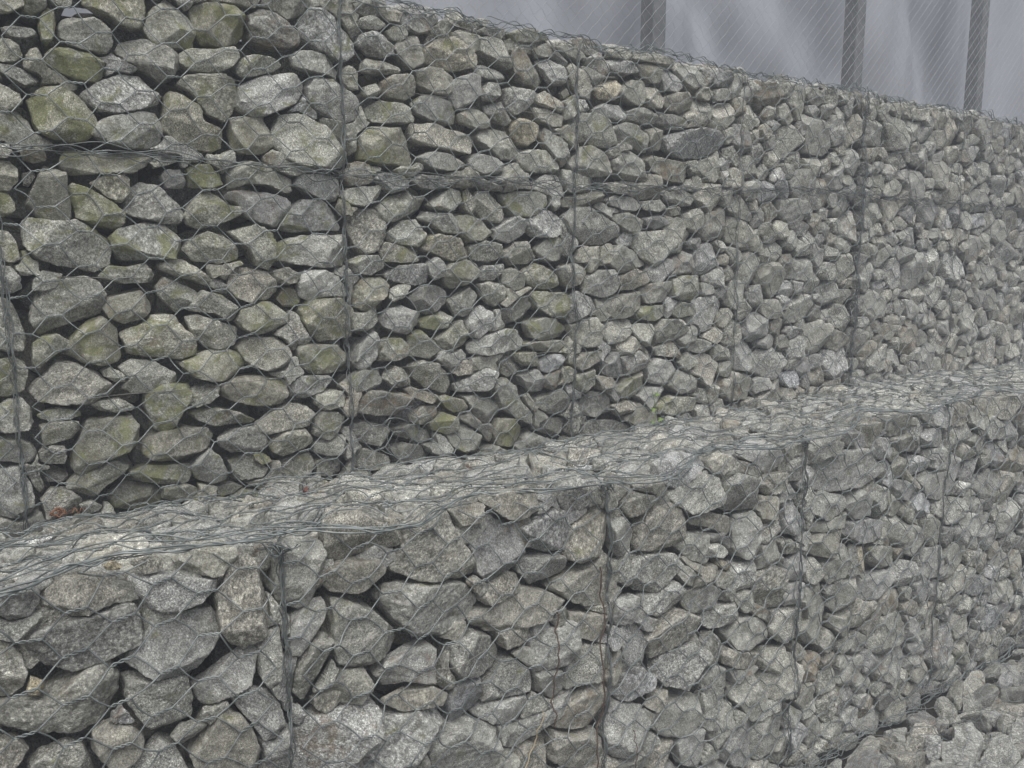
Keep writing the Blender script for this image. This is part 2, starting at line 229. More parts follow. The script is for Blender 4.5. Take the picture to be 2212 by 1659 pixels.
STONES = """Wn16,9 -475,696 -446,700 -448,692 -464,682 -476,679
Wn18,18 -477,662 -465,666 -438,666 -433,659 -449,652 -466,652 -473,656
Wn25,9 -478,647 -467,647 -457,643 -453,628 -463,620 -477,617 -488,617 -488,640
Wn23,19 -484,615 -469,616 -444,608 -435,601 -438,594 -453,590 -470,599 -483,606
Wn27,7 -494,587 -483,590 -472,585 -460,578 -458,568 -468,559 -482,553 -495,553
WG23,15 -418,697 -412,692 -409,675 -414,659 -422,644 -430,651 -431,670 -426,687
Wn18,17 -414,715 -385,720 -389,704 -399,699 -413,701 -417,705
Wn42,7 -404,680 -396,686 -366,692 -345,687 -340,672 -341,654 -348,645 -365,646 -392,650 -406,661 -408,671
Wn47,4 -372,722 -293,740 -293,706 -296,687 -312,684 -332,687 -344,696 -376,707
Wg48,3 -266,731 -255,728 -228,707 -223,691 -230,669 -244,667 -266,666 -284,668 -295,685 -286,709
Wg50,1 -230,720 -224,729 -205,734 -165,736 -148,728 -147,701 -157,685 -185,674 -215,678 -224,691
Wn50,10 -140,728 -121,743 -111,742 -79,727 -62,709 -63,696 -75,687 -114,685 -145,693 -144,712
Wn41,6 -122,764 -39,777 -41,754 -58,740 -81,731 -99,740 -123,746
Wg50,2 -64,733 -44,751 -21,755 10,737 35,709 34,693 14,678 -6,677 -32,692 -54,710
Wn30,12 -206,750 -122,763 -131,741 -165,740 -204,738
WG41,4 -426,634 -415,644 -390,647 -370,643 -351,630 -355,614 -368,605 -391,605 -411,614 -425,621
Wn48,6 -338,655 -329,667 -297,674 -274,668 -256,656 -250,638 -256,625 -275,615 -295,626 -322,639 -337,648
Wg41,4 -249,656 -235,665 -203,668 -168,678 -161,668 -172,649 -195,637 -232,635 -248,642
Wg35,9 -167,650 -150,669 -111,670 -92,661 -106,651 -131,641 -160,634 -167,640
Wn39,8 -78,676 -63,688 -44,687 -12,682 6,660 4,647 -16,653 -48,657 -75,661
Wn26,14 7,666 23,675 39,664 36,637 24,633 10,645
Wl50,4 -388,586 -368,604 -336,619 -305,622 -290,605 -274,595 -280,583 -306,573 -340,564 -366,565 -382,575
Wg50,4 -254,614 -239,627 -194,636 -167,634 -164,606 -172,581 -188,566 -215,577 -233,602
Wn50,4 -162,621 -144,633 -117,644 -73,651 -56,640 -57,622 -75,602 -119,583 -149,578 -166,591
Wn50,5 -54,633 -39,650 -10,648 19,630 37,613 30,588 12,581 -26,591 -52,607
WG50,2 -456,574 -433,590 -410,594 -389,579 -371,558 -363,543 -382,528 -401,521 -428,524 -446,532 -450,551
Wn50,2 -363,554 -345,560 -308,571 -285,570 -278,552 -281,530 -298,520 -325,519 -356,525 -373,533
Wn50,13 -271,596 -263,602 -244,596 -225,586 -217,565 -189,558 -183,543 -186,525 -204,518 -229,520 -258,533 -276,548 -273,575
Wn47,13 -179,571 -163,577 -129,576 -119,561 -115,535 -131,523 -163,519 -178,528
Wn50,3 -110,558 -98,582 -70,590 -19,573 1,551 17,530 15,511 -15,507 -62,507 -95,518 -113,535
Wn16,6 -499,512 -478,511 -475,503 -483,494 -500,493
Wn19,9 -466,503 -458,509 -444,509 -433,499 -435,492 -451,489 -463,493
Wg49,10 -421,496 -412,511 -382,512 -354,509 -307,511 -296,507 -301,496 -327,483 -367,479 -404,475 -418,483
Wn18,17 -298,499 -287,510 -261,511 -258,504 -274,497 -293,492
Wn28,0 -500,491 -479,491 -470,481 -470,463 -482,452 -503,451
Wn24,14 -285,480 -279,490 -255,492 -251,479 -253,464 -278,463
WG34,0 -251,491 -241,500 -216,501 -199,489 -196,471 -215,466 -248,464
Wn48,7 -192,485 -181,500 -154,511 -128,508 -106,494 -83,487 -83,466 -99,463 -124,475 -156,476 -182,466
Wn43,9 -80,477 -70,493 -45,495 0,494 2,475 -8,453 -29,452 -57,465
Wn46,14 -459,449 -447,472 -438,489 -428,487 -414,474 -413,451 -409,433 -412,416 -427,410 -446,411 -457,424 -464,433
Wd14,40 -465,476 -450,481 -449,472 -458,458 -464,460
WG45,11 -412,453 -405,466 -386,459 -361,443 -339,428 -342,411 -352,401 -381,408 -404,417 -409,435
Wg30,12 -382,466 -364,476 -337,480 -329,473 -332,456 -344,439 -361,448
Wn49,13 -328,459 -311,469 -290,465 -270,449 -254,435 -249,423 -258,410 -289,412 -325,423 -338,428 -333,445
Wg45,0 -248,440 -233,455 -220,461 -208,454 -190,439 -170,440 -169,429 -199,416 -233,404 -252,410 -256,425
Wn50,7 -196,454 -185,463 -156,466 -124,463 -97,455 -86,445 -98,423 -115,410 -142,417 -161,427 -173,445
Wg50,14 -103,407 -88,437 -64,454 -29,454 -9,439 2,420 -1,404 -40,403 -81,402
WG24,12 -503,447 -484,448 -477,435 -477,426 -488,417 -506,412
Wn30,11 -507,402 -488,397 -477,377 -476,359 -483,354 -510,357
Wn50,8 -469,411 -460,416 -429,411 -404,411 -377,401 -362,387 -357,370 -362,351 -385,340 -409,346 -434,351 -460,361 -469,379
Wn50,11 -364,389 -345,404 -312,413 -284,411 -266,397 -263,377 -273,359 -306,358 -344,358 -354,370
Wg46,7 -263,372 -250,388 -222,400 -194,396 -177,373 -180,357 -209,352 -247,354
Wg45,0 -192,401 -176,404 -147,413 -118,399 -119,357 -128,341 -147,349 -159,373
Wn50,1 -115,378 -89,392 -49,399 5,398 12,373 3,348 -30,345 -74,348 -113,357
Wn29,2 -511,353 -490,351 -479,335 -477,319 -493,313 -514,314
Wn23,10 -465,332 -452,344 -434,340 -427,338 -437,320 -456,314 -466,316
Wn50,14 -471,293 -457,316 -435,329 -403,335 -379,327 -376,302 -378,282 -398,273 -427,266 -459,254 -467,262 -472,279
Wg34,9 -384,333 -365,350 -341,348 -313,354 -303,334 -314,325 -349,324 -373,331
Wg34,11 -298,352 -279,360 -259,358 -238,346 -220,328 -224,316 -246,326 -273,334 -294,342
Wn18,14 -221,328 -209,329 -194,317 -195,303 -210,307 -223,318
Wn49,9 -195,330 -183,344 -162,347 -132,338 -119,323 -117,307 -131,293 -162,290 -185,298 -195,314
Wn26,17 -119,339 -94,345 -74,331 -78,320 -106,316 -120,326
Ww47,13 -76,320 -64,339 -34,341 -10,330 9,307 9,294 -21,296 -57,289 -74,298
Wg38,13 -305,319 -290,333 -271,325 -242,309 -241,300 -258,285 -273,278 -287,291 -301,304
Wn41,12 -377,290 -370,304 -347,309 -324,314 -311,297 -307,285 -322,270 -350,265 -370,275
Wn39,1 -265,283 -244,303 -236,312 -205,302 -181,284 -186,267 -197,260 -220,276 -252,278
Wn45,5 -262,270 -244,275 -214,263 -194,254 -181,248 -187,224 -209,218 -234,222 -251,236
Wn47,0 -183,262 -172,277 -144,289 -122,290 -98,271 -100,258 -124,242 -152,237 -173,248
Wd26,44 -116,293 -98,312 -76,306 -70,292 -83,278 -100,279
Wg50,11 -75,278 -60,289 -2,290 14,272 21,243 19,223 -8,219 -42,216 -62,230 -75,259
Wn42,1 -514,311 -493,301 -483,280 -477,254 -481,231 -497,232 -520,241
Wg30,3 -470,242 -457,252 -438,255 -422,244 -423,237 -442,227 -459,216 -465,209 -471,217
Wn50,5 -420,246 -399,269 -379,275 -360,257 -357,235 -351,217 -359,205 -381,202 -408,211 -422,222 -430,227
Wg50,3 -356,252 -332,261 -312,277 -274,278 -265,257 -254,236 -253,215 -277,209 -316,216 -344,222
Wg38,11 -521,222 -495,227 -481,219 -481,203 -486,180 -503,172 -525,172
Wn50,5 -463,196 -444,219 -416,212 -395,198 -368,171 -380,160 -403,151 -444,154 -475,162 -484,175 -473,190
Wn18,15 -385,198 -373,202 -356,192 -353,178 -368,180 -383,190
Wn47,7 -361,200 -340,209 -309,206 -281,189 -275,178 -283,160 -312,159 -343,161 -358,170 -346,182
Wn50,8 -275,201 -247,210 -210,222 -179,210 -166,190 -178,180 -197,168 -226,170 -253,181
Wn50,13 -183,218 -161,233 -119,233 -105,224 -98,202 -110,180 -136,177 -160,184 -176,199
Wg50,13 -88,215 -59,216 -8,213 9,197 7,180 -19,164 -55,164 -81,181
Wn37,2 -527,156 -504,168 -490,169 -479,149 -476,132 -487,123 -507,121 -529,126
Wg23,18 -473,140 -464,148 -443,149 -417,141 -417,133 -439,132 -457,130 -469,135
Wn24,11 -403,150 -390,154 -363,154 -343,141 -345,135 -369,135 -393,141
WG50,1 -329,157 -304,171 -280,171 -258,169 -264,148 -278,126 -289,104 -304,95 -316,102 -324,124 -328,142
Wn30,5 -267,149 -252,161 -231,166 -216,160 -219,147 -235,136 -261,130 -270,139
Wn50,7 -214,157 -192,171 -148,170 -112,161 -108,141 -117,120 -156,121 -194,130 -214,143
Wn39,13 -102,152 -83,164 -56,164 -26,162 -23,154 -45,135 -73,126 -99,131
Wg30,5 -470,126 -451,131 -421,128 -420,115 -431,104 -453,100 -468,97
Wg50,0 -420,97 -409,126 -373,132 -343,130 -336,115 -341,82 -368,70 -396,59 -421,50 -433,64 -426,83
Wn38,12 -267,122 -252,127 -223,126 -189,116 -159,99 -166,93 -196,97 -225,97 -248,107
Wn49,2 -158,94 -130,110 -100,120 -68,112 -56,96 -70,78 -114,75 -145,73 -162,80
Wn32,7 -57,131 -35,138 -5,132 0,123 -12,107 -43,103 -56,114
Wg35,12 -529,116 -501,116 -484,103 -477,90 -484,76 -502,77 -532,83
Wn24,13 -473,87 -459,98 -440,93 -438,78 -442,66 -464,69 -474,75
Wn50,6 -333,83 -308,98 -273,103 -235,94 -227,83 -237,65 -255,57 -286,48 -318,55 -337,68
Wn41,11 -221,76 -196,88 -166,88 -145,67 -148,50 -176,48 -203,49 -219,63
Wg42,0 -144,59 -115,75 -77,76 -66,52 -81,42 -117,30 -139,42
Wn37,8 -58,82 -45,101 -21,98 -4,88 -12,65 -38,51 -62,62
Wg41,6 -442,38 -414,57 -377,64 -355,53 -365,41 -389,27 -408,13 -428,21 -440,30
Wg41,14 -359,42 -333,49 -291,43 -266,42 -265,23 -275,13 -315,17 -351,25
Wn38,11 -265,34 -251,51 -237,64 -222,49 -210,20 -211,6 -238,4 -258,17
Wd37,31 -204,34 -185,42 -165,40 -152,24 -141,14 -142,2 -170,1 -197,2
Wn18,9 -168,43 -157,46 -141,35 -135,25 -155,25 -166,32
Wd40,36 -125,19 -93,29 -65,31 -60,12 -73,-9 -97,-20 -118,-11
Wn33,10 -59,48 -38,54 -10,56 -2,43 -8,23 -39,23 -60,30
Wd32,35 -58,13 -34,20 -9,13 -11,-12 -35,-17 -56,-11
Wn48,5 -533,72 -499,69 -490,50 -485,30 -487,1 -504,-6 -538,10
Wd21,49 -473,60 -455,62 -439,52 -435,41 -448,37 -470,42
Wd44,43 -387,7 -362,24 -324,14 -307,2 -308,-14 -326,-27 -360,-24 -379,-13
Wn36,6 -476,19 -464,35 -438,28 -424,11 -430,-6 -450,-15 -472,-11
Wg30,13 -309,14 -279,12 -257,0 -260,-13 -291,-18 -310,-9
Wd20,41 -227,-4 -198,-3 -184,-11 -199,-20 -228,-21
Wg17,7 -428,5 -410,7 -397,-3 -402,-10 -424,-11
Wn25,13 33,773 57,782 82,781 75,762 57,757 39,761
Wn25,15 46,752 66,759 88,756 94,745 78,737 50,738 37,740
Wn39,13 39,715 49,729 76,736 98,731 111,714 109,703 88,695 60,696 43,705
Wn24,20 95,738 111,751 133,751 136,739 120,723 101,728
Wn21,17 82,765 110,775 129,773 119,755 97,754
Wn25,17 133,760 163,770 177,766 175,747 155,743 136,749
Wn39,10 113,722 133,737 153,740 165,712 158,689 138,681 122,693 110,711
Wn28,10 177,752 208,776 224,767 222,747 194,739 177,744
Wl16,17 171,780 188,781 196,773 184,759 174,765
Wn19,20 225,779 266,782 278,771 248,768 227,771
Wn50,5 168,718 183,733 224,746 245,734 278,718 270,700 231,689 189,692 166,699
Wn34,1 222,755 241,764 277,751 279,732 259,720 234,734 220,744
Wn43,3 276,752 301,759 339,749 352,733 350,709 327,709 301,721 279,729
Wn21,9 277,763 295,774 325,773 332,759 306,757
Wn46,5 355,740 367,747 394,736 418,714 433,694 418,679 386,686 359,704
Wn34,11 347,771 386,785 429,780 446,770 394,760 359,758
Wn25,7 398,747 430,763 448,754 446,741 410,734
Wl38,6 411,728 437,739 466,726 487,710 474,692 450,690 425,712
Wn32,11 43,678 55,690 93,689 116,681 115,673 86,667 58,664 42,667
Wn41,4 79,655 101,668 140,673 148,660 146,640 126,628 97,630 78,639
Wn20,7 45,642 70,650 76,635 66,626 47,627
Wn44,3 150,680 174,688 201,686 229,680 225,657 214,644 173,646 153,658
Wn45,1 228,674 260,689 282,683 282,654 260,637 238,623 221,633 221,656
Wn29,11 272,702 290,708 316,702 346,690 338,685 297,682 275,691
Wn28,2 285,662 298,678 320,678 325,658 309,644 286,645
Wn44,3 335,671 362,680 401,672 409,658 385,637 358,624 342,636 335,653
Wg42,11 52,612 77,625 115,621 134,606 128,591 92,587 60,586 48,595
Wg46,11 139,626 156,639 190,644 217,634 231,618 231,600 203,598 175,601 148,610
Wn36,8 235,617 264,630 293,620 308,606 289,593 264,593 239,603
Wn32,13 296,635 328,645 347,628 359,613 343,603 317,613 298,623
Wn34,1 402,663 434,677 467,663 480,648 468,639 430,647 406,654
Wn35,14 403,642 423,647 477,633 477,614 448,612 415,622
Wy43,8 355,604 367,620 399,623 417,609 415,584 395,569 367,574 355,589
Wg50,4 34,564 62,582 114,582 129,557 145,530 142,520 106,519 64,517 36,523
Wn50,12 139,581 145,593 183,593 231,586 268,577 271,559 256,546 210,552 168,558 142,564
Wn50,9 274,577 285,591 319,598 350,598 361,574 373,556 369,544 334,542 304,558
Wn45,14 424,601 434,609 472,592 498,571 502,552 481,535 460,549 434,576
Wn40,2 147,535 177,546 219,543 249,530 247,521 211,513 170,517
Wn39,8 257,537 282,550 316,545 337,532 324,513 290,511 260,522
Wn50,7 372,556 396,564 437,564 466,543 470,524 433,519 380,523 368,537
Wn50,9 492,628 513,642 566,645 612,622 622,593 604,582 563,585 523,589 496,606
Wn50,3 495,545 520,579 551,586 588,573 611,541 602,524 548,521 504,532
Wn29,0 452,760 481,767 520,760 531,748 511,740 477,748
Ww34,8 533,746 563,764 577,761 595,731 582,720 555,727
Wn42,5 479,724 495,736 526,720 550,694 548,672 522,672 496,695
Wn15,18 468,676 486,687 495,672 478,665
Wl17,12 515,668 532,669 548,652 532,644
Wy37,6 556,695 582,714 618,718 624,699 606,677 574,677
Wl38,9 587,750 624,763 666,757 685,739 652,732 606,733
Wn37,7 675,754 713,762 743,752 744,725 714,722 685,735
Wn38,13 751,754 776,760 808,726 793,710 758,713 747,733
Wn44,11 632,707 660,723 698,724 702,697 690,673 652,679 633,690
Wn34,7 699,713 728,713 751,692 745,674 710,674 700,690
Wn43,3 755,692 784,709 834,714 835,682 812,666 776,673
Wn39,8 558,653 585,667 631,670 650,648 641,636 599,641 563,644
Wn38,10 655,659 688,671 741,660 739,639 694,639 660,643
Wn50,11 608,622 640,635 683,635 714,610 710,578 675,586 627,600
Wn38,14 745,664 785,664 830,650 818,635 771,631 745,643
Wn36,3 705,625 735,633 755,616 746,587 721,582 708,602
Wn50,6 612,558 630,573 668,581 703,557 714,523 685,518 641,523 617,538
Wn50,6 703,564 727,576 773,568 826,564 843,536 817,517 765,522 723,541
Wn50,4 760,616 796,626 865,642 931,640 955,616 917,588 869,574 809,574 767,589
Wn43,5 789,758 819,772 857,773 868,739 842,725 800,738
Wn32,7 663,772 720,776 780,777 771,762 697,762 668,763
Wn26,14 588,773 631,778 664,773 651,758 604,762
Ww24,10 925,573 947,584 968,579 972,561 952,556
Ww23,8 942,552 970,557 972,535 952,526 940,537
Wn34,4 58,497 71,504 103,505 129,494 128,483 95,470 67,483
Wn33,2 131,494 148,505 196,503 217,490 185,480 154,481
Wn38,4 -4,461 14,475 52,480 79,484 73,461 47,446 17,448
Wn48,10 66,444 86,462 129,476 139,467 169,468 155,447 118,428 85,419 69,427
Wn38,8 167,453 188,468 213,484 241,482 245,464 216,439 181,447
Wn26,20 243,479 257,489 265,471 274,447 264,435 246,449
Wn46,8 265,468 276,481 302,482 340,458 340,440 325,424 290,432 268,450
Wn26,14 259,501 285,505 327,495 334,483 296,484 267,492
Wg50,9 334,477 361,484 414,486 443,475 439,458 397,438 357,440 342,458
Wn50,10 13,429 38,441 63,441 82,422 81,387 65,370 42,360 24,379 15,407
Wn38,9 143,429 170,443 212,439 234,422 230,404 201,405 173,421
Wg45,8 224,437 253,440 294,423 307,405 294,389 256,389 235,407
Wl43,8 307,411 336,427 360,438 388,428 384,406 348,386 316,395
Wl50,5 376,431 416,451 450,450 473,436 473,407 446,400 408,399 384,415
Wn42,11 87,402 114,425 144,426 157,406 162,388 143,379 110,382 90,390
Wn48,8 161,394 185,403 228,395 255,373 253,355 220,353 178,367 154,373
Wn50,4 479,440 509,460 549,461 591,442 636,419 634,405 592,384 551,384 497,410
Wn43,3 468,469 498,483 533,487 583,493 588,476 543,461 481,456
Wn31,1 569,509 620,513 658,502 663,491 616,489
Wn40,5 588,476 611,487 658,484 693,469 683,455 635,457 597,466
Wn38,0 609,446 651,452 686,434 691,413 657,412 618,433
Wn29,2 703,476 743,481 772,461 744,456 703,459
Wn46,1 746,499 798,512 846,500 853,474 815,469 768,479
Wn21,10 775,464 807,469 818,451 786,447
Wn41,5 822,455 871,467 893,438 867,415 828,426
Wn32,8 708,441 753,450 785,432 744,417 713,427
Wn50,11 676,402 705,413 766,414 796,392 784,356 738,341 692,356 671,381
Wn38,9 69,373 82,387 115,379 145,370 150,352 114,350 81,353
Wn35,2 10,353 35,364 63,364 79,344 50,330 18,334
Wn40,13 257,379 287,389 325,383 333,361 302,348 264,355
Wn43,10 337,367 364,389 397,390 419,360 405,344 360,345
Wg44,7 408,374 433,393 475,403 488,380 476,354 437,351
Wn42,9 81,328 108,345 156,349 171,336 169,315 134,310 101,316
Wn27,7 166,345 184,360 201,348 197,324 180,318 168,330
Wn45,2 199,329 217,348 254,355 275,347 272,325 246,307 217,302 203,311
Wn30,9 274,325 291,344 333,347 333,334 306,317 279,316
Wn34,14 336,334 360,340 384,327 384,301 360,295 336,311
Wg45,11 387,333 418,346 443,336 471,319 469,302 452,292 414,300 389,314
Wn24,9 91,305 108,313 131,310 114,290 97,281 87,290
Wg45,2 19,309 35,326 77,328 89,311 82,296 62,282 43,268 24,278
Wn46,13 129,289 150,306 185,310 209,296 206,277 184,263 163,254 142,267
Wn42,13 208,280 230,292 264,307 275,287 271,262 248,248 226,252
Wn39,10 272,310 297,314 338,308 339,282 320,264 300,274 285,290
Wl46,11 67,250 81,267 111,274 148,261 150,240 127,220 100,227 74,238
Wn32,2 10,267 38,266 60,277 63,253 43,234 18,238
WG34,11 149,243 167,254 196,262 221,249 210,231 174,228 153,234
Wl42,3 251,241 268,260 287,270 310,255 308,229 275,209 252,213
Wd43,32 324,247 340,262 364,271 397,287 409,270 401,250 368,235 340,227
Wg50,6 397,284 409,294 482,287 493,268 487,237 452,239 413,260
Wn48,0 488,271 514,291 564,272 569,251 528,239 497,227 488,248
Wn43,12 477,339 512,345 544,345 549,324 526,304 500,295 478,319
Wn50,2 542,311 569,331 620,334 636,305 617,278 579,275 542,287
Wn43,10 637,319 685,335 721,318 716,304 677,290 647,287
Wl46,8 715,329 745,352 792,354 798,328 763,303 726,305
Wn50,11 386,231 424,240 454,238 502,216 485,196 433,192 399,201
Wl38,8 19,182 26,208 55,236 69,211 64,191 37,166 25,167
Wg39,13 65,194 79,217 113,219 129,201 125,183 98,176 68,179
Wg40,5 128,220 152,228 180,208 185,189 165,175 130,184 124,202
Wg42,7 181,211 210,228 239,245 250,219 246,197 216,184 191,195
Wn50,5 251,194 285,211 340,221 372,219 386,195 380,176 348,178 296,175 254,178
Wn36,10 383,189 412,194 481,190 490,179 468,166 417,173
Wn30,4 359,174 413,171 417,143 384,146 363,161
Wn35,11 423,149 451,164 490,161 482,138 443,127 426,132
Wn50,1 494,223 529,235 570,234 590,208 581,177 544,172 507,188
Wn49,3 590,215 628,224 672,225 678,200 649,180 610,171 593,186
Wn50,6 601,246 609,271 657,280 697,284 705,257 678,232 630,227
Wn41,2 670,204 694,214 730,212 744,185 742,167 716,165 690,181
Wn48,3 705,290 740,303 797,308 801,283 767,262 721,260
Wg41,12 688,239 718,253 775,254 781,228 740,219 704,224
Wn50,5 745,200 770,221 829,218 844,191 805,163 757,165
Wn49,3 131,165 152,174 180,167 209,143 216,120 197,109 158,123 134,143
Wg38,12 -1,146 32,167 67,162 75,145 60,129 21,129
Wn32,8 75,146 95,170 116,160 131,138 125,129 91,129
Wl42,9 216,123 250,133 292,148 310,138 312,121 288,107 227,106
Wn27,12 207,150 245,169 267,151 259,142 229,139
Wd34,40 317,159 349,167 377,151 382,131 349,127 325,142
Wn37,4 373,127 415,137 436,114 432,91 402,90 385,105
Wn29,0 433,119 472,133 476,111 455,89 433,98
Wn50,8 309,108 341,124 369,106 377,75 407,44 407,20 373,38 332,63 321,87
Wn47,10 239,99 278,100 321,77 329,60 301,40 285,41 254,71
WG32,11 186,101 200,106 248,89 244,66 218,69 196,84
Wn27,3 114,124 126,128 175,109 180,96 164,93 129,108
Wn50,9 22,111 48,129 74,124 125,113 131,94 110,80 63,80 24,90
Wn31,13 122,73 150,89 179,86 175,64 149,52 129,60
Wg36,4 162,57 195,72 228,59 231,39 198,30 169,43
Wd42,34 12,66 42,71 95,53 94,37 67,22 27,34
Wd36,36 97,49 129,58 171,40 178,17 135,23 104,39
Wd39,38 91,13 119,21 157,10 168,-11 142,-23 107,-18
Wd40,44 6,14 42,22 89,0 92,-16 54,-20 15,-8
Wn45,8 204,29 246,43 288,15 276,-10 245,-13 215,5
Wg48,12 310,18 322,44 362,42 387,16 379,-4 354,-15 321,-7
Wd42,39 419,24 452,34 501,25 501,-4 465,-10 426,5
Wn45,7 418,75 452,85 483,92 497,67 492,42 453,40 422,57
Wn21,10 380,86 393,91 416,58 410,49 389,68
Wn39,5 507,161 543,162 585,162 576,142 530,124 507,136
Wn50,11 586,137 605,155 643,154 669,130 664,101 625,97 596,114
Wl47,2 644,144 698,158 734,141 720,116 670,101
Wg37,2 514,115 569,124 565,93 538,77 510,91
Wn31,3 566,114 616,103 626,87 608,71 583,80
Wg44,9 633,71 672,97 718,108 713,82 689,55 659,46
Wl50,5 722,115 763,131 812,120 810,89 776,73 728,81
Wd50,33 532,50 569,75 607,68 637,39 627,22 579,20 541,28
Wl44,5 691,55 721,71 779,69 764,40 734,16 707,42
Wn33,1 618,41 662,47 687,41 682,23 643,12
Wd50,36 529,0 571,13 639,5 690,-12 690,-31 620,-34 543,-24
Wn37,11 751,158 815,166 837,141 827,130 762,139
Wn50,6 793,68 830,99 893,78 895,42 832,44
Wn30,6 822,120 860,140 878,116 851,94
Wg50,0 749,26 801,44 885,32 875,5 798,-2 755,6
Wg35,4 796,239 828,257 867,251 873,228 818,223
WG50,1 797,310 828,317 879,316 891,270 836,260 798,272
Fn27,1 -572,44 -546,40 -530,33 -532,20 -542,12 -558,13 -574,24
Fn42,12 -527,13 -522,28 -504,38 -473,37 -454,29 -443,11 -451,2 -475,0 -502,-1 -518,2
Fn45,10 -441,27 -414,25 -372,12 -350,5 -350,-7 -373,-17 -401,-20 -426,-12 -437,4 -443,17
Fn33,12 -402,33 -389,43 -362,42 -332,35 -333,24 -349,9 -376,14 -390,22
Fb50,2 -356,-19 -349,-1 -334,28 -321,27 -306,12 -300,-24 -299,-49 -312,-71 -332,-86 -343,-77 -354,-55
Fb16,11 -443,42 -425,47 -411,42 -415,30 -432,30
Ft14,19 -470,45 -460,49 -452,43 -454,38 -467,40
Fn50,6 -546,-19 -538,-7 -515,-4 -476,-1 -449,0 -438,-11 -441,-33 -445,-45 -479,-56 -508,-59 -529,-47 -544,-32 -548,-24
Fn50,13 -454,-57 -439,-42 -427,-30 -400,-25 -358,-26 -348,-41 -352,-64 -368,-80 -380,-96 -392,-98 -422,-90 -442,-78 -456,-66
Fn33,13 -575,-5 -559,-15 -550,-30 -547,-50 -552,-61 -563,-70 -581,-68
Fn50,0 -581,-74 -555,-74 -532,-82 -516,-74 -496,-61 -472,-59 -459,-76 -460,-99 -471,-116 -485,-129 -513,-127 -546,-115 -582,-90
Fn50,6 -457,-89 -448,-85 -431,-92 -405,-96 -391,-106 -385,-134 -386,-158 -403,-160 -435,-152 -451,-128 -460,-108
Fn41,8 -385,-119 -370,-110 -350,-95 -320,-81 -312,-94 -316,-116 -332,-127 -356,-135 -373,-141 -380,-137
Fn33,5 -312,-88 -303,-70 -287,-66 -287,-110 -292,-134 -302,-141 -312,-124
Fn50,5 -291,-27 -287,13 -285,31 -254,35 -229,20 -227,-25 -240,-48 -266,-56 -282,-48
Fn35,5 -276,-105 -272,-72 -246,-47 -227,-52 -226,-65 -243,-86 -261,-109
Fn43,3 -275,-157 -270,-129 -250,-100 -234,-91 -219,-102 -220,-122 -234,-146 -248,-162 -259,-176
Fn43,0 -349,-139 -333,-132 -304,-145 -287,-170 -286,-196 -297,-210 -315,-201 -326,-176 -340,-153
Fn16,16 -277,-195 -276,-169 -264,-178 -258,-191 -267,-201
Fb28,14 -248,-175 -228,-164 -205,-169 -197,-183 -220,-193 -235,-197 -246,-187
Fn50,1 -400,-191 -385,-180 -365,-156 -353,-151 -338,-165 -325,-188 -315,-220 -316,-241 -329,-260 -368,-249 -394,-210
Fn44,12 -468,-196 -454,-179 -439,-174 -425,-168 -410,-181 -405,-199 -395,-224 -396,-236 -466,-209
Fn39,8 -552,-150 -539,-140 -517,-135 -503,-144 -495,-164 -495,-191 -553,-168
Fb37,0 -494,-155 -491,-135 -475,-127 -454,-138 -444,-155 -448,-175 -462,-182 -482,-176
Fn18,7 -417,-164 -402,-157 -376,-161 -388,-172 -405,-178
Fb26,13 -584,-107 -561,-117 -551,-132 -564,-145 -587,-147
Ft14,7 -549,-67 -545,-52 -534,-59 -533,-69 -541,-75
Fb44,4 -228,-35 -221,-11 -188,-10 -153,-17 -141,-40 -154,-48 -189,-51 -222,-45
Fb50,4 -224,4 -223,33 -209,54 -174,50 -135,25 -109,9 -104,-6 -128,-9 -164,-2 -198,-10
Fn50,14 -218,-81 -215,-55 -197,-60 -161,-82 -128,-118 -123,-138 -132,-150 -177,-156 -211,-143 -222,-111
Fn40,7 -208,-148 -176,-157 -165,-181 -170,-200 -205,-196 -223,-185 -226,-169
Fl50,4 -279,-245 -271,-210 -249,-200 -215,-198 -162,-204 -149,-219 -163,-241 -185,-254 -211,-275 -230,-291 -274,-278
Fn50,13 -142,-30 -116,-11 -115,20 -86,35 -60,36 -45,25 -27,-20 -8,-53 -10,-67 -51,-68 -97,-57 -131,-40
Fn50,14 -16,-30 -5,-1 20,11 57,-8 69,-30 69,-65 54,-79 11,-84 -8,-65
Fb29,10 -44,27 -28,31 7,30 9,15 -10,0 -29,0
Fb48,2 1,33 27,42 85,42 106,24 97,4 58,-4 27,14
Fn50,12 69,-17 107,0 123,4 151,-18 166,-41 152,-57 126,-67 96,-58 72,-40
Fb50,6 146,-62 155,-38 194,-20 227,-18 241,-39 232,-67 215,-93 192,-97 156,-82
Fn50,11 137,38 172,40 202,35 232,20 222,-7 196,-23 176,-22 150,-5 134,21
Fn45,10 67,-63 97,-67 149,-74 158,-88 153,-105 118,-105 94,-109 70,-82
Fn50,9 -152,-72 -145,-54 -78,-65 -26,-77 -7,-101 -10,-125 -43,-140 -80,-145 -110,-127 -134,-100
Fb37,11 -6,-105 16,-86 50,-77 68,-88 68,-111 42,-112 8,-114
Fn50,11 -12,-120 22,-123 54,-111 77,-103 120,-125 146,-144 146,-160 120,-164 59,-163 16,-156 -15,-141
Fn50,6 128,-123 143,-111 202,-98 232,-83 254,-117 254,-148 231,-169 190,-162 157,-146
Fn22,13 124,-170 143,-151 159,-160 156,-175 137,-186
Fn50,1 86,-181 117,-179 148,-185 168,-182 182,-210 175,-233 149,-244 114,-240 92,-219
Fb33,5 27,-162 56,-159 89,-168 86,-188 59,-193 36,-187
Fn19,18 91,-187 94,-168 122,-167 129,-182 107,-181
Fn50,3 -51,-183 -45,-163 -18,-151 16,-160 36,-191 33,-205 16,-215 -13,-219 -37,-216
